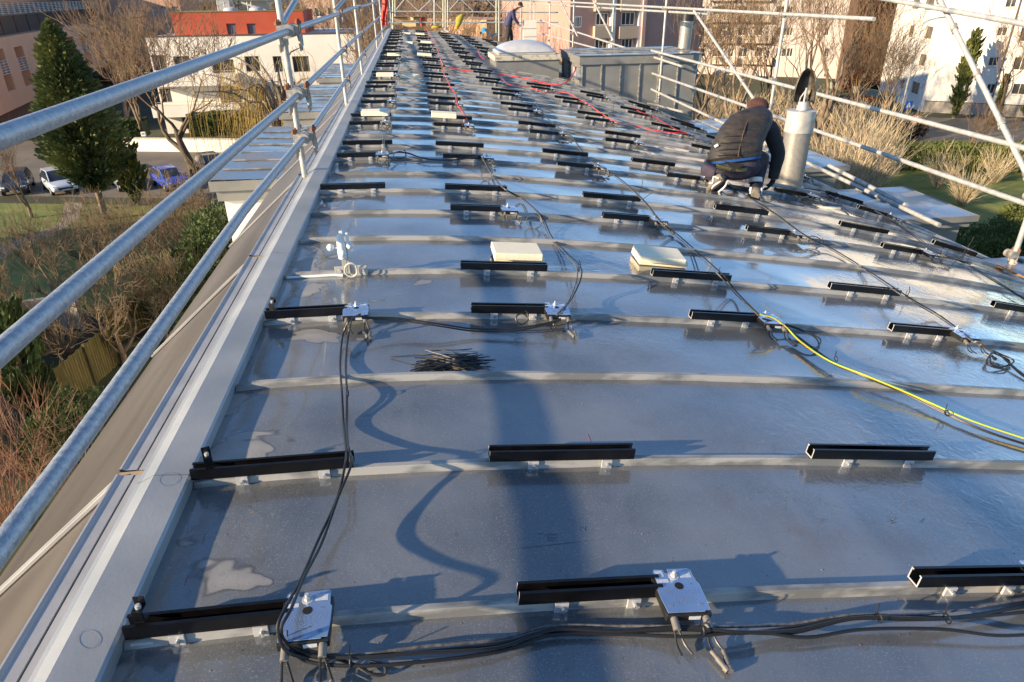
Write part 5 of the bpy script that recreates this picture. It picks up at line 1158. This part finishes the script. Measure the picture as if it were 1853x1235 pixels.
# pale apartment block behind trees
A = aty(1232, 100, 128); B = aty(1530, 160, 112); F = Facade(A, B, G, 13.); org = (A[0], A[1], G)
mbk = thing('pale_apartment_block', 'pale mauve apartment block with balcony bays behind the bare trees', 'building', org)
wins = [F.rect(u, v, u+w_, v+15) for v in (-22, 12, 50, 88, 125) for u, w_ in ((1262, 13), (1290, 16), (1318, 9), (1336, 16), (1366, 14), (1405, 18), (1424, 10), (1492, 8))]
wins = F.wall(mbk, mauve, wins, org, 12); F.windows(mbk, wins, org, glass, white)
for v in (-10, 28, 66, 104, 142):
    for (u0, u1) in ((1286, 1336), (1345, 1398)):
        a, b, c, d = F.rect(u0, v, u1, v+12); F.slab(mbk, 'balcony', mat('tan_balcony', (.50, .42, .33), .85), a, b, c, d, .02, 1.1, org)
# russet creeper-clad wall
A = aty(1524, 158, 97); B = aty(1592, 158, 95)
F = Facade(A, B, G, 15); cw = thing('creeper_wall', 'tall brown wall overgrown with russet creeper left of the white block', 'wall', (A[0], A[1], G)); F.wall(cw, mat('brown_wall', (.10, .055, .035), .9, 0, (.14, .075, .045), .5), [], (A[0], A[1], G), 8)
rg = np.random.RandomState(5); n = 22000; a = rg.uniform(0, F.L, n); z_ = rg.uniform(G, 15, n)
P = np.stack([F.P0[0]+F.d[0]*a+F.n[0]*.12, F.P0[1]+F.d[1]*a+F.n[1]*.12, z_], 1)+rg.normal(0, .07, (n, 3)); leaf_mesh('creeper', P, np.tile(F.n+np.array((0, 0, -.5)), (n, 1)), .16, leafr, cw, (A[0], A[1], G), .9, 5)
# white block right
Aw = atz(1668, 203, G); Bw = atz(1990, 220, G); Lw = atz(1588, 171, G)
F = Facade(Lw, Aw, G, 14); org = (Aw[0], Aw[1], G)
ww_ = thing('white_block', 'big white rendered block on the right, its left gable end in full sun', 'building', org)
W1 = [F.rect(*q) for q in ((1643, 46, 1653, 69), (1673, 48, 1687, 72), (1661, 98, 1675, 121), (1632, 96, 1642, 119), (1648, 148, 1663, 172), (1629, 144, 1636, 162), (1650, -6, 1664, 18), (1672, -4, 1690, 20), (1640, 196, 1650, 199))]
W1 = F.wall(ww_, whitew, W1, org, .5, rec=.2, roof=False); F.windows(ww_, W1, org, mat('warm_pane', (.10, .085, .07), .3, 0, (.16, .14, .11), .6), whitew, sill=white, split=0)
F3 = Facade(Aw, Bw, G, 14); W2_ = [F3.rect(*q) for q in ((1805, 50, 1823, 66), (1846, 50, 1872, 76), (1789, 104, 1806, 120), (1834, 104, 1862, 128), (1821, -4, 1840, 14), (1785, 152, 1800, 170), (1832, 152, 1858, 172), (1718, 200, 1728, 207), (1788, 203, 1800, 211))]
W2_ = F3.wall(ww_, whitew, W2_, org, 14, rec=.2); F3.windows(ww_, W2_, org, glass, whitew, sill=white)
F3.slab(ww_, 'plinth_line', darkwin, .0, F3.L, G+1.25, G+1.33, .01, .06, org); F3.slab(ww_, 'plinth', mat('stone_plinth', (.34, .31, .27), .85), .02, F3.L, G, G+1.24, .005, .05, org)
q = F3.hit(1815, 110)[0]; mb = MB(); mb.tube([F3.pt(q, G, .12), F3.pt(q, 14, .12)], .07, 8); mb.build('downpipe', mat('dark_pipe', (.10, .08, .06), .6), ww_, origin=org)
# ============================================================ STREET FURNITURE (right)
B0 = atz(1620, 246, G); T0 = aty(1641, 60, B0[1])
sl_ = thing('street_lamp', 'tall pale street lamp with a curved arm in front of the white block', 'street lamp', B0)
mb = MB(); h = T0[2]-G; T1 = aty(1700, 32, B0[1]); dx = T1[0]-B0[0]
mb.tube(smooth_path([(0, 0, 0), (0, 0, h*.6), (0, 0, h), (.35, 0, h+.9), (1.2, 0, T1[2]-G-.1), (dx, 0, T1[2]-G)], 4), [.10]*5+[.085]*5+[.06]*11, 10); mb.build('pole', galv2, sl_, smooth=True)
mb = MB(); mb.obox((dx+.3, 0, T1[2]-G), (1, 0, .1), (0, 1, 0), (-.1, 0, 1), .4, .14, .06); mb.build('lamp_head', galv, sl_, bevel=.02)
P = B0+np.array((.9, -.4, 0)); bx = aty(1644, 190, B0[1]-.6)
sg_ = thing('crossing_sign', 'blue square pedestrian crossing sign beside the street lamp', 'sign', (bx[0], bx[1], G)); hh = bx[2]-G
mb = MB(); mb.tube([(0, 0, 0), (0, 0, hh+.2)], .035, 8); mb.build('post', galv2, sg_, smooth=True)
mb = MB(); mb.box(-.36, .36, -.06, -.04, hh-.36, hh+.36); mb.build('sign_plate', mat('sign_blue', (.01, .10, .42), .5), sg_)
mb = MB(); mb.v += [(-.24, -.064, hh-.24), (.24, -.064, hh-.24), (0, -.064, hh+.26)]; mb.f.append((0, 1, 2)); tri = mb.build('white_triangle', whitew, sg_)
mb = MB(); mb.obox((0, -.068, hh+.03), (1, 0, 0), (0, 1, 0), (0, 0, 1), .035, .002, .035)
mb.obox((0, -.068, hh-.07), (.95, 0, .3), (0, 1, 0), (-.3, 0, .95), .025, .002, .07); mb.obox((-.05, -.068, hh-.17), (.8, 0, .6), (0, 1, 0), (-.6, 0, .8), .02, .002, .06); mb.obox((.05, -.068, hh-.17), (.8, 0, -.6), (0, 1, 0), (.6, 0, .8), .02, .002, .06); mb.build('walking_symbol', darkwin, tri)
bx = aty(1656, 216, 58); sr = thing('no_turn_sign', 'round white no turning sign with red rim, below the blue sign', 'sign', (bx[0], 58, G)); hh = bx[2]-G
mb = MB(); mb.tube([(0, 0, 0), (0, 0, hh+.3)], .035, 8); mb.build('post', galv2, sr, smooth=True)
mb = MB(); mb.tube([(0, -.06, hh), (0, -.045, hh)], .40, 24); mb.build('sign_plate', whitew, sr)
mb = MB(); a = np.linspace(0, 6.2832, 25); mb.tube([(.36*math.cos(x), -.066, hh+.36*math.sin(x)) for x in a], .035, 5, cap=False); mb.tube([(-.25, -.070, hh+.25), (.25, -.070, hh-.25)], .025, 5); mb.build('red_ring', mat('sign_red', (.55, .02, .02), .5), sr)
mb = MB(); mb.tube([(.02, -.064, hh-.2), (.02, -.064, hh+.05), (-.12, -.064, hh+.14)], .03, 5); mb.build('turn_arrow', darkwin, sr)
# low pale kerb wall near the gable
A = atz(1500, 160, G); B = atz(1660, 192, G); F = Facade(A, B, G, G+.9); t = thing('garden_wall', 'low green-grey wall at the foot of the white gable', 'wall', (A[0], A[1], G)); F.wall(t, mat('green_grey', (.24, .26, .19), .85), [], (A[0], A[1], G), .4)
hedge('long clipped green hedge between the street and the garden lawn, right side', atz(1610, 303, G), atz(2060, 312, G), 2.4, 1.9, G, 26000, leafh, 8, .12)
# ============================================================ CARS
def car(label, x, y, yaw, m, L=4.4, Wd=1.84, H=1.5):
    t = thing('parked_car', label, 'car', (x, y, G+.012), 'cars parked below the left trees', (0, 0, yaw))
    # nose towards +x
    st = [(-.5, .55, .72), (-.485, .42, .95), (-.44, .32, 1.0), (-.2, .30, .98), (.1, .30, .98), (.22, .30, .96), (.34, .31, .90), (.44, .34, .80), (.485, .38, .68), (.5, .45, .60)]
    mb = MB(); rg_ = []
    for i, (fx, zb_, zt_) in enumerate(st):
        w_ = Wd/2*(1-.10*max(0, abs(fx)-.36)/.14-.06*(i in (0, len(st)-1))); x_ = fx*L
        rg_.append([(x_, -w_*.94, zb_), (x_, -w_, zb_+.18*(zt_-zb_)), (x_, -w_, zb_+.72*(zt_-zb_)), (x_, -w_*.9, zt_-.01), (x_, -w_*.5, zt_+.015), (x_, 0, zt_+.025), (x_, w_*.5, zt_+.015), (x_, w_*.9, zt_-.01), (x_, w_, zb_+.72*(zt_-zb_)), (x_, w_, zb_+.18*(zt_-zb_)), (x_, w_*.94, zb_)])
    mb.rings(rg_); bd = mb.build('body', m, t, smooth=True)
    mb = MB(); g_ = [(-.47, .955, .80, .80), (-.34, H-.05, .70, .70), (-.1, H, .70, .70), (.06, H-.02, .69, .69), (.24, .96, .80, .80)]
    rr_ = []
    for fx, zt_, a, b in g_: rr_.append([(fx*L, -Wd/2*.9, .94), (fx*L, -Wd/2*a, zt_), (fx*L, 0, zt_+.02), (fx*L, Wd/2*a, zt_), (fx*L, Wd/2*.9, .94)])
    mb.rings(rr_); cb = mb.build('cabin_glass', navyg, t, smooth=True)
    mb = MB(); mb.rings([[(fx*L, -Wd/2*.66, z_), (fx*L, 0, z_+.03), (fx*L, Wd/2*.66, z_), (fx*L, Wd/2*.6, z_-.03), (fx*L, -Wd/2*.6, z_-.03)] for fx, z_ in ((-.35, H-.03), (-.1, H+.012), (.05, H-.002))]); mb.build('roof_panel', m, t, smooth=True)
    mb = MB()
    for sy in (-1, 1): mb.tube([(.24*L, sy*Wd/2*.82, .98), (.05*L, sy*Wd/2*.70, H-.01), (-.34*L, sy*Wd/2*.71, H-.04), (-.47*L, sy*Wd/2*.82, .98)], .035, 6)
    mb.build('pillar', m, t, smooth=True)
    for fx in (-.31, .31):
        for sy in (-1, 1):
            mb = MB(); mb.tube([(fx*L, sy*(Wd/2-.20), .33), (fx*L, sy*(Wd/2+.005), .33)], .33, 20); wh_ = mb.build('wheel', blackp, t, smooth=True)
            mb = MB(); mb.tube([(fx*L, sy*(Wd/2-.02), .33), (fx*L, sy*(Wd/2+.012), .33)], .20, 14); mb.build('rim', galv, wh_, smooth=True)
    for sy in (-1, 1):
        mb = MB(); mb.obox((.475*L, sy*Wd*.36, .70), (.9, sy*.35, 0), (-sy*.35, .9, 0), (0, 0, 1), .05, .17, .06); mb.build('headlight', mat('lamp_glass', (.6, .62, .65), .15), t, bevel=.02)
        mb = MB(); mb.obox((.17*L, sy*(Wd/2+.08), 1.0), (1, 0, 0), (0, 1, 0), (0, 0, 1), .06, .10, .07); mb.build('mirror', m, t, bevel=.02)
    mb = MB(); mb.box(.496*L, .503*L, -.5, .5, .46, .62); mb.build('grille', blackp, t); mb = MB(); mb.box(.5035*L, .506*L, -.26, .26, .40, .50); mb.build('number_plate', labelm, t)
    return t
wc = mat('white_car_paint', (.55, .60, .66), .25, 0, coat=.6); bc = mat('blue_car_paint', (.02, .07, .50), .25, 0, coat=.8); sc_ = mat('silver_car_paint', (.40, .42, .46), .28, .4, coat=.6); kc = mat('dark_car_paint', (.03, .03, .04), .25, 0, coat=.7)
for (u, v, yw, m, lb, H) in ((22, 352, R(-72), kc, 'dark car parked at the far left edge, behind the small yellowish tree', 1.5), (98, 352, R(-55), wc, 'white car parked on the lawn side, left of the big conifer', 1.6), (222, 345, R(-60), sc_, 'silver car half hidden between the conifer and the young cypress', 1.5), (140, 322, R(-55), wc, 'white car parked in the second row behind the conifer', 1.5), (380, 318, R(-60), kc, 'dark car in the second row, right of the big bare tree', 1.5), (302, 345, R(-55), bc, 'bright blue car parked right of the young cypress', 1.45)):
    P = atz(u, v, G); car(lb, P[0], P[1]+1.2, yw, m, H=H)
# ============================================================ LEFT VEGETATION
P = atz(192, 398, G); Ht = aty(108, 42, P[1])[2]-G
conifer('conifer', 'big dense conifer with sunlit left flank, in front of the terracotta building', P[0], P[1], G, Ht, 2.6, 100000, leafc, 1, .105, .17, .9, .62)
P = atz(250, 372, G); conifer('young_cypress', 'young cypress between the silver and the blue car', P[0], P[1], G, 3.6, .95, 4000, leafi, 2, .12, .02, 1., col=True)
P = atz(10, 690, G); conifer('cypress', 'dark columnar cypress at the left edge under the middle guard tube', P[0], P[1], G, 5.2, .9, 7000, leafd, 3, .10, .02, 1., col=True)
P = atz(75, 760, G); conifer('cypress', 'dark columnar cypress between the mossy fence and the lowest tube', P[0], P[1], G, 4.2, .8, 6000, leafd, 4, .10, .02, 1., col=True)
tree_meshes('big', 2.8, .27, 6, 21, mat('dark_bark', (.07, .052, .036), .9, 0, (.13, .10, .07), 3, 8, .5, 20), twig, kids=3, shrink=.83, ang=.78, up=.10, minr=.012)
tree_meshes('wide', 2.4, .24, 5, 5, barkm, twigd, kids=4, shrink=.80, ang=.75, up=.10, minr=.010)
tree_meshes('fine', 2.2, .14, 6, 9, barkm, twig, kids=3, shrink=.77, ang=.52, up=.13, minr=.007)
tree_meshes('thick', 1.5, .13, 6, 14, barkm, twigd, kids=3, shrink=.84, ang=.66, up=.08, minr=.009)
tree_meshes('tall', 6., .36, 6, 33, barkm, twig, kids=3, shrink=.70, ang=.50, up=.14, minr=.012)
P = atz(356, 322, G); tree('big', P[0], P[1], .6, 1.55, 'big forked bare tree in front of the white apartment block', lean=(0, R(-7)))
P = atz(300, 268, G); tree('fine', P[0]-2, P[1], 2.0, 1.9, 'tall twiggy tree between the conifer and the white apartment block')
P = atz(230, 250, G); tree('fine', P[0]-1, P[1]+4, 4.0, 2.1, 'dense twiggy tree in front of the right end of the terracotta building')
P = atz(58, 395, G); tree('fine', P[0], P[1], 1., .95, 'small rounded tree with yellowish bark on the lawn, left edge')
# lower-left thicket around the mossy fence
for i, (u, v, key, s, rz, lb) in enumerate([(225, 660, 'thick', 1.2, 0., 'pollarded bare tree growing at the mossy fence corner'), (330, 520, 'thick', 1.25, 1.1, 'spreading bare tree below the near dormer, beside the cladding'), (250, 520, 'thick', 1.1, 2.4, 'bare tree on the dark lawn in front of the big conifer'), (110, 560, 'thick', 1.15, 3.3, 'bare tree above the curved concrete wall'),
                                             (370, 470, 'thick', 1.3, 4.4, 'bare tree nearest to the white bay under the near dormer'), (30, 640, 'thick', 1.0, 5.0, 'bare tree at the left edge between the upper tubes'), (300, 620, 'thick', 1.0, .5, 'low bare tree in the shade right of the fence'), (180, 480, 'thick', 1.0, 2.0, 'thin bare tree on the shaded lawn under the upper tube')]):
    P = atz(u, v, G); tree(key, P[0], P[1], rz, s, lb)
shrub_stems('reds', 34, 3.0, .8, 31, twigr, r=.013, side=5, curl=.22)
shrub_stems('redn', 60, 2.6, .75, 32, twigr, r=.010, side=5, curl=.24)
shrub_stems('straw', 46, 4.4, .95, 33, twigw, r=.030, side=5, curl=.13)
shrub_stems('brown', 40, 3.2, .9, 34, twigd, r=.014, side=4, curl=.2)
def shrub(key, x, y, s, rz, lb, z=G, name='bare_shrub', group=None):
    t = thing(name, lb, 'shrub', (x, y, z), group, (0, 0, rz)); t.scale = (s, s, s)
    for me in TREES[key]: o = bpy.data.objects.new('stems', me); COL.objects.link(o); o.parent = t
    return t
for (u, v, key, s, rz, lb) in [(60, 860, 'redn', 1.3, 0, 'red-tipped bare shrub between the lowest tube and the left edge'), (-30, 800, 'redn', 1.4, 1, 'red-tipped shrub cut by the left edge'), (20, 960, 'redn', 1.2, 2, 'brownish bare shrub lowest on the left, just above the bottom tube'), (135, 900, 'brown', 1.0, 3, 'brown shrub in the shade by the lowest guard tube'),
                               (285, 455, 'reds', 1.15, 0, 'reddish bare shrub in front of the blue car'), (222, 470, 'reds', 1.1, 2, 'reddish bare shrub in front of the silver car'), (335, 440, 'reds', 1.0, 4, 'reddish shrub at the right end of the bright lawn'), (150, 470, 'brown', 1.2, 1, 'brown shrub along the curved path'), (60, 480, 'brown', 1.2, 5, 'brown shrub at the left end of the path'),
                               (370, 560, 'brown', 1.2, 1, 'brown shrub in deep shade beside the sloping cladding'), (290, 560, 'brown', 1.1, 3, 'brown shrub in deep shade behind the fence corner'), (120, 640, 'brown', 1.0, 2, 'brown shrub between the curved wall and the fence')]:
    P = atz(u, v, G); shrub(key, P[0], P[1], s, rz, lb)
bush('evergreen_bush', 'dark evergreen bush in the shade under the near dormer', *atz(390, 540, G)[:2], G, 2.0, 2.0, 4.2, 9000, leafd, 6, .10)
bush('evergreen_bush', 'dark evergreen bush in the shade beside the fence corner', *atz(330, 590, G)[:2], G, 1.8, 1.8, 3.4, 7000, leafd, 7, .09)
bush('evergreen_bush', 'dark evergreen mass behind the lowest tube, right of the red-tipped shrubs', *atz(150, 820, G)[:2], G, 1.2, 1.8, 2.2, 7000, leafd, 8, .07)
# mossy fence
def fence(label, A, B, h):
    A = np.array((A[0], A[1], G)); B = np.array((B[0], B[1], G)); d = B-A; L = np.linalg.norm(d); d /= L; s = np.array((d[1], -d[0], 0)); t = thing('wooden_fence', label, 'fence', A); mb = MB(); rr = random.Random(3)
    n = int(L/.14)
    for i in range(n): a = (i+.5)*L/n; mb.obox(d*a+np.array((0, 0, h/2+rr.uniform(-.03, .03))), d, s, (0, 0, 1), L/n/2-.008, .012, h/2)
    mb.build('boards', woodf, t); 
    k = int(L/2.)+1
    for i in range(k+1): mb = MB(); mb.obox(d*(L*i/k)+s*.06+np.array((0, 0, h/2+.05)), d, s, (0, 0, 1), .05, .05, h/2+.05); mb.build('post', woodf, t)
fence('mossy upright board fence in the shade below the middle guard tube', atz(120, 745, G), atz(218, 655, G), 1.7)
fence('farther stretch of mossy board fence behind the pollarded tree', atz(208, 625, G), atz(285, 585, G), 1.7)
mb = MB(); A = atz(60, 640, G)
for k in range(12):
    a = R(200+14*k); 
pts = [(2.4*math.cos(R(60+12*k)), 2.4*math.sin(R(60+12*k))) for k in range(13)]
rgs = [[(x*1.0, y*1.0, 0), (x*1.0, y*1.0, 1.5), (x*1.09, y*1.09, 1.5), (x*1.09, y*1.09, 0)] for x, y in pts]; mb.rings(rgs); o = mb.build('curved_wall', mat('grey_concrete', (.22, .21, .20), .85, 0, (.28, .26, .24), 3)); o.location = tuple(A); tag(o, 'curved grey concrete garden wall under the bare trees, far left', 'wall')
# willow behind the dormers
rg = np.random.RandomState(8); xw, yw_ = -7.2, 44.; tw = thing('willow', 'yellow weeping willow behind the guardrail posts, left of the roof', 'tree', (xw, yw_, G))
T, D_ = MB(), MB()
T.tube([(0, 0, -.2), (.2, 0, 3.5), (0, .1, 6.5)], [.42, .33, .24], 8)
for i in range(30):
    a = rg.uniform(0, 6.28); L = rg.uniform(1.8, 4.2); p0 = np.array((0, .1, rg.uniform(4.5, 6.8))); p1 = p0+np.array((math.cos(a)*L*.6, math.sin(a)*L*.6, rg.uniform(1.4, 3.8))); p2 = p1+np.array((math.cos(a)*L*.5, math.sin(a)*L*.5, rg.uniform(-.2, .8)))
    br = smooth_path([p0, (p0+p1)/2+rg.normal(0, .2, 3), p1, p2], 3); T.tube(br, list(np.linspace(.12, .025, len(br))), 5)
    for k in range(16):
        q = br[rg.randint(3, len(br))]+rg.normal(0, .15, 3); ln = rg.uniform(2., 6.5); pts = [q]; dd = np.array((math.cos(a), math.sin(a), .2))+rg.normal(0, .5, 3)
        for j in range(6): dd = dd*.45+np.array((0, 0, -1.))+rg.normal(0, .12, 3); dd /= np.linalg.norm(dd); pts.append(pts[-1]+dd*ln/6)
        D_.tube(pts, [.014, .013, .012, .011, .010, .009, .007], 3, cap=False)
T.build('trunk', barkm, tw, smooth=True); D_.build('crown', twigy, tw)
# background trees in the centre
for i, (u, y_, key, s, rz, lb) in enumerate([(655, 60, 'tall', .95, .3, 'bare tree right of the willow, behind the third guardrail post'), (735, 56, 'fine', 2.1, 1.2, 'bare tree behind the cardboard boxes'), (770, 70, 'tall', 1., 2.2, 'bare tree behind the orange drum'), (700, 75, 'fine', 2.4, 2.9, 'bare tree behind the red banner'), (800, 52, 'fine', 1.8, 4.0, 'bare tree behind the first tall standard of the end scaffold'),
                                             (848, 60, 'wide', 1.3, 5.0, 'bare tree behind the hanging yellow jacket'), (885, 66, 'fine', 2.0, .9, 'bare tree behind the blue tarpaulin'), (980, 50, 'wide', 1.5, 1.9, 'bare tree behind the white board'), (610, 90, 'tall', 1., 4.2, 'bare tree at the right end of the white apartment block'), (500, 105, 'fine', 2.5, 3.3, 'bare tree behind the red storey'), (400, 110, 'fine', 2.6, 1.0, 'bare tree behind the roof plant of the white apartment block')]):
    P = aty(u, 60, y_); tree(key, P[0], y_, rz, s, lb)
def ivy_tree(u, v, y_, key, s, rz, lb, H=7, rr_=.55, seed=1):
    P = aty(u, v, y_); t = tree(key, P[0], y_, rz, s, lb, name='ivy_tree'); n = 3500; rg = np.random.RandomState(seed); a = rg.uniform(0, 6.28, n); z_ = rg.uniform(0, 1, n)**.9*H; q = rr_*(1-.6*z_/H)*rg.uniform(.6, 1.2, n)
    Q = np.stack([np.cos(a)*q, np.sin(a)*q, z_], 1); leaf_mesh('ivy', Q/s, np.stack([np.cos(a), np.sin(a), -.4+0*a], 1), .12/s, leafi, t, (0, 0, 0), .9, seed); return t
ivy_tree(1012, 90, 40, 'wide', 1.7, .2, 'large ivy covered tree with arching limbs left of the pink block', 10, .9)
for (u, y_, key, s, rz, lb) in [(1255, 55, 'tall', .98, 1.0, 'bare tree behind the black capped vent pipe'), (1345, 52, 'tall', 1.0, 2.0, 'bare tree between the diagonal brace and the tall right post'), (1462, 60, 'tall', 1.05, 3.0, 'bare tree rising right of the tall right post'), (1512, 50, 'tall', 1.08, 4.1, 'large bare tree right of the flue cowl'), (1290, 66, 'fine', 2.1, 5.0, 'twiggy tree behind the diagonal brace'), (1400, 70, 'fine', 2.2, .4, 'twiggy tree behind the tall right post'), (1560, 60, 'fine', 2.0, 1.3, 'twiggy tree in front of the creeper wall')]:
    P = aty(u, 120, y_); tree(key, P[0], y_, rz, s, lb)
for (u, v, s, rz, lb) in [(1600, 238, 1.55, .5, 'slender bare tree in front of the sunlit gable, left of the street lamp'), (1588, 226, 1.3, 2.0, 'small bare tree at the left corner of the sunlit gable')]:
    P = atz(u, v, G); tree('fine', P[0], P[1], rz, s, lb)
for (u, v, H, r_, lb, sd_) in [(1712, 212, 9.2, .85, 'ivy column on the right facade, left of the diagonal brace', 5), (1840, 214, 9.6, .95, 'ivy column on the right facade, right of the downpipe', 6)]:
    P = atz(u, v, G); conifer('ivy_column', lb, P[0], P[1]-1.2, G, H, r_, 8000, leafi, sd_, .13, .01, 1., col=True)
P = atz(1778, 222, G); t = tree('fine', P[0], P[1]-1.5, 1.2, 1.75, 'ivy clad bare tree before the right facade, behind the diagonal brace', name='ivy_tree'); rg = np.random.RandomState(3); n = 4000; a = rg.uniform(0, 6.28, n); z_ = rg.uniform(0, 5.2, n); q = .5*rg.uniform(.5, 1.1, n)*(1-.1*z_); leaf_mesh('ivy', np.stack([np.cos(a)*q, np.sin(a)*q, z_], 1)/1.75, np.stack([np.cos(a), np.sin(a), 0*a], 1), .07, leafi, t, (0, 0, 0), .9, 3)
P = atz(1742, 305, G); tree('fine', P[0], P[1], 2.2, .85, 'thin pale sapling on the garden lawn behind the hedge line', name='sapling')
# straw-coloured shrubs and russet bushes right
spots = [(1300, 250), (1345, 262), (1385, 245), (1420, 262), (1455, 285), (1490, 268), (1520, 300), (1550, 282), (1565, 330), (1590, 262), (1500, 240), (1440, 232), (1360, 225), (1275, 236), (1318, 225), (1535, 335), (1570, 320), (1510, 350), (1550, 350)]
desc = ['behind the lower tubes left of the beanie', 'directly behind the beanie', 'behind the worker, left part', 'behind the worker and flue top', 'between the worker and the flue', 'just right of the flue', 'right of the flue, behind the middle tube', 'in the middle of the straw thicket', 'at the right rim of the straw thicket', 'with long stems reaching over the street',
        'behind the flue cowl', 'left of the flue cowl', 'above the beanie, far back', 'behind the vent stub', 'behind the foot of the tall right post', 'above the first side roof', 'between the first and second side roofs', 'rising just behind the first side roof', 'with white stems above the second side roof']
for i, ((u, v), ds_) in enumerate(zip(spots, desc)):
    P = atz(u, v+25, G); shrub('straw', P[0], P[1], [1.05, 1.25, 1.15, 1.3][i % 4], i*1.3, 'straw coloured bare shrub '+ds_, group='straw coloured shrubs behind the flue')
for (u, v, rx, h, m, lb, sd_) in [(1500, 262, 2.2, 2.6, leafr, 'russet bush in the middle of the straw thicket', 1), (1425, 240, 2.4, 2.8, leafr, 'russet bush behind the straw shrubs left of the cowl', 2), (1340, 232, 2.4, 2.6, leafr, 'russet bush behind the beanie', 3), (1575, 232, 2.2, 2.6, leafd, 'dark green bush at the street corner below the gable', 4), (1600, 252, 1.8, 1.9, leafh, 'yellow-green bush left of the lamp foot', 5),
                                  (1290, 250, 2.0, 2.2, leafr, 'russet bush by the vent stub', 6), (1640, 232, 1.6, 1.6, leafr, 'small russet bush behind the lamp foot', 7), (1540, 205, 3., 3., leafr, 'russet bush under the creeper wall', 8), (1470, 215, 3., 3., leafr, 'russet bush below the pale apartment block', 9)]:
    P = atz(u, v+18, G); bush('bush', lb, P[0], P[1], G, rx, rx, h, 5000, m, sd_, .12)
for (u, v, rx, h, lb, sd_) in [(1810, 440, 2.6, 2.2, 'large olive green bush on the lawn below the right tubes', 11), (1870, 400, 2.4, 2.0, 'olive green bush at the right edge of the lawn', 12), (1775, 470, 2.4, 2.4, 'dark olive bush beside the second side roof', 13), (1880, 470, 3.0, 3.4, 'olive bush cut by the right edge near the scaffold foot', 14)]:
    P = atz(u, v+40, G); bush('olive_bush', lb, P[0], P[1], G, rx, rx, h, 12000, leafh, sd_, .09, lumps=14)
for (u, v, s, lb) in [(1740, 372, .8, 'pale bare shrub on the lawn right of the second side roof'), (1800, 330, .7, 'pale bare shrub in front of the hedge'), (1695, 340, .7, 'pale bare shrub on the lawn above the second side roof')]:
    P = atz(u, v, G); shrub('straw', P[0], P[1], s, u, lb)
# wooded far ground
rg = np.random.RandomState(12); n = 70000
yy_ = 120+rg.uniform(0, 1, n)**.8*700; xx_ = rg.uniform(-.62, .95, n)*yy_; hz = rg.uniform(0, 1, n)*(9+4*np.sin(xx_*.02)+3*np.sin(yy_*.03))
P = np.stack([xx_, yy_, G+hz], 1); o = leaf_mesh('far_wood', P, rg.normal(0, 1, (n, 3))+np.array((0, 0, 1.)), 1.3, mat('far_wood_mass', (.10, .065, .04), .95, 0, (.17, .12, .08), .02), None, (0, 200, G), 1., 12); tag(o, 'distant winter wood closing the view', 'woodland', None, 'stuff')
# ============================================================ MARKS ON THE METAL
from mathutils.bvhtree import BVHTree
_bv = {}
def cast(u, v, name='roof_sheet', off=.0012):
    if name not in _bv:
        me = bpy.data.objects[name].data; _bv[name] = BVHTree.FromPolygons([x.co for x in me.vertices], [tuple(q.vertices) for q in me.polygons])
    h = _bv[name].ray_cast(Vector(_C), Vector(ray(u, v)))
    return np.array(h[0])+np.array((0, 0, off)) if h[0] is not None else None
pen = mat('pencil_line', (.10, .11, .14), .7); redp = mat('red_crayon', (.45, .06, .05), .8)
def stroke(pts, name, m, sheet='roof_sheet', r_=.0006):
    P = [cast(u, v, sheet) for u, v in pts]; P = [q for q in P if q is not None]
    if len(P) > 1: mb = MB(); mb.tube(P, r_, 4); mb.build(name, m, bld)
for (cu, cv, ru, rv_, tl) in ((160, 1158, 20, 17, 0), (306, 868, 19, 12, -.3)):
    stroke([(cu+ru*math.cos(a)+tl*rv_*math.sin(a), cv+rv_*math.sin(a)) for a in np.linspace(0, 6.6, 22)], 'pencil_circle', pen, 'verge_flashing', .0003)
for ln in ([(974, 966), (986, 967), (992, 976)], [(990, 968), (1008, 967), (1007, 974), (992, 974)], [(994, 968), (992, 979), (1006, 979)], [(1000, 968), (999, 979)], [(1049, 962), (1050, 954), (1058, 962), (1057, 953)], [(1604, 944), (1618, 942), (1606, 935), (1613, 948), (1622, 945)], [(1664, 946), (1672, 938), (1668, 947)], [(940, 993), (1090, 976)]):
    stroke(ln, 'pencil_scribble', pen)
for ln in ([(366, 984), (372, 966)], [(334, 1060), (340, 1044)], [(1062, 786), (1072, 812)]): stroke(ln, 'red_crayon_mark', redp)
# grit, dead leaves and droplets on the seams and pans
gm = mat('leaf_litter', (.16, .09, .04), .9, 0, (.28, .18, .10), 80)
rg = np.random.RandomState(77); P, D = [], []
for i in range(420):
    u = rg.uniform(250, 1853); v = rg.uniform(560, 1235)
    if rg.rand() < .3:
        k = rg.choice([1, 2, 3, 4]); x = rg.uniform(.05, 3.2); q = np.array((x, rowy(k)-.030, ZR(x)+.004))
    else: q = cast(u, v)
    if q is not None: P.append(q); D.append(rg.normal(0, 1, 3)*np.array((1, 1, .05)))
o = leaf_mesh('roof_grit', np.array(P), np.array(D), .0022, gm, bld, (0, 0, 0), 1.1, 7); o['kind'] = 'stuff'

# unseen house added beyond the left frame edge to shade the near garden
A = (-44., -6.); B = (-44., 34.5)
F = Facade(A, B, G, -2.2); hn = thing('added_shade_house', 'long rendered house added out of view on the left to shade the near garden', 'building', (-44., -6., G)); org = (-44., -6., G)
wins = [(3+4.4*k, 4.4+4.4*k, z, z+1.4) for k in range(8) for z in (G+1.2, G+4.2, G+7.2)]
wins = F.wall(hn, white, wins, org, 10.); F.windows(hn, wins, org, glass, whitew)
mb = MB(); mb.rings([[(-43.6, y, -2.19), (-49., y, .3), (-54.4, y, -2.19)] for y in (-6.4, 34.9)]); mb.build('roof', mat('clay_tile', (.25, .10, .06), .8, 0, (.32, .14, .09), 4), hn, origin=org)
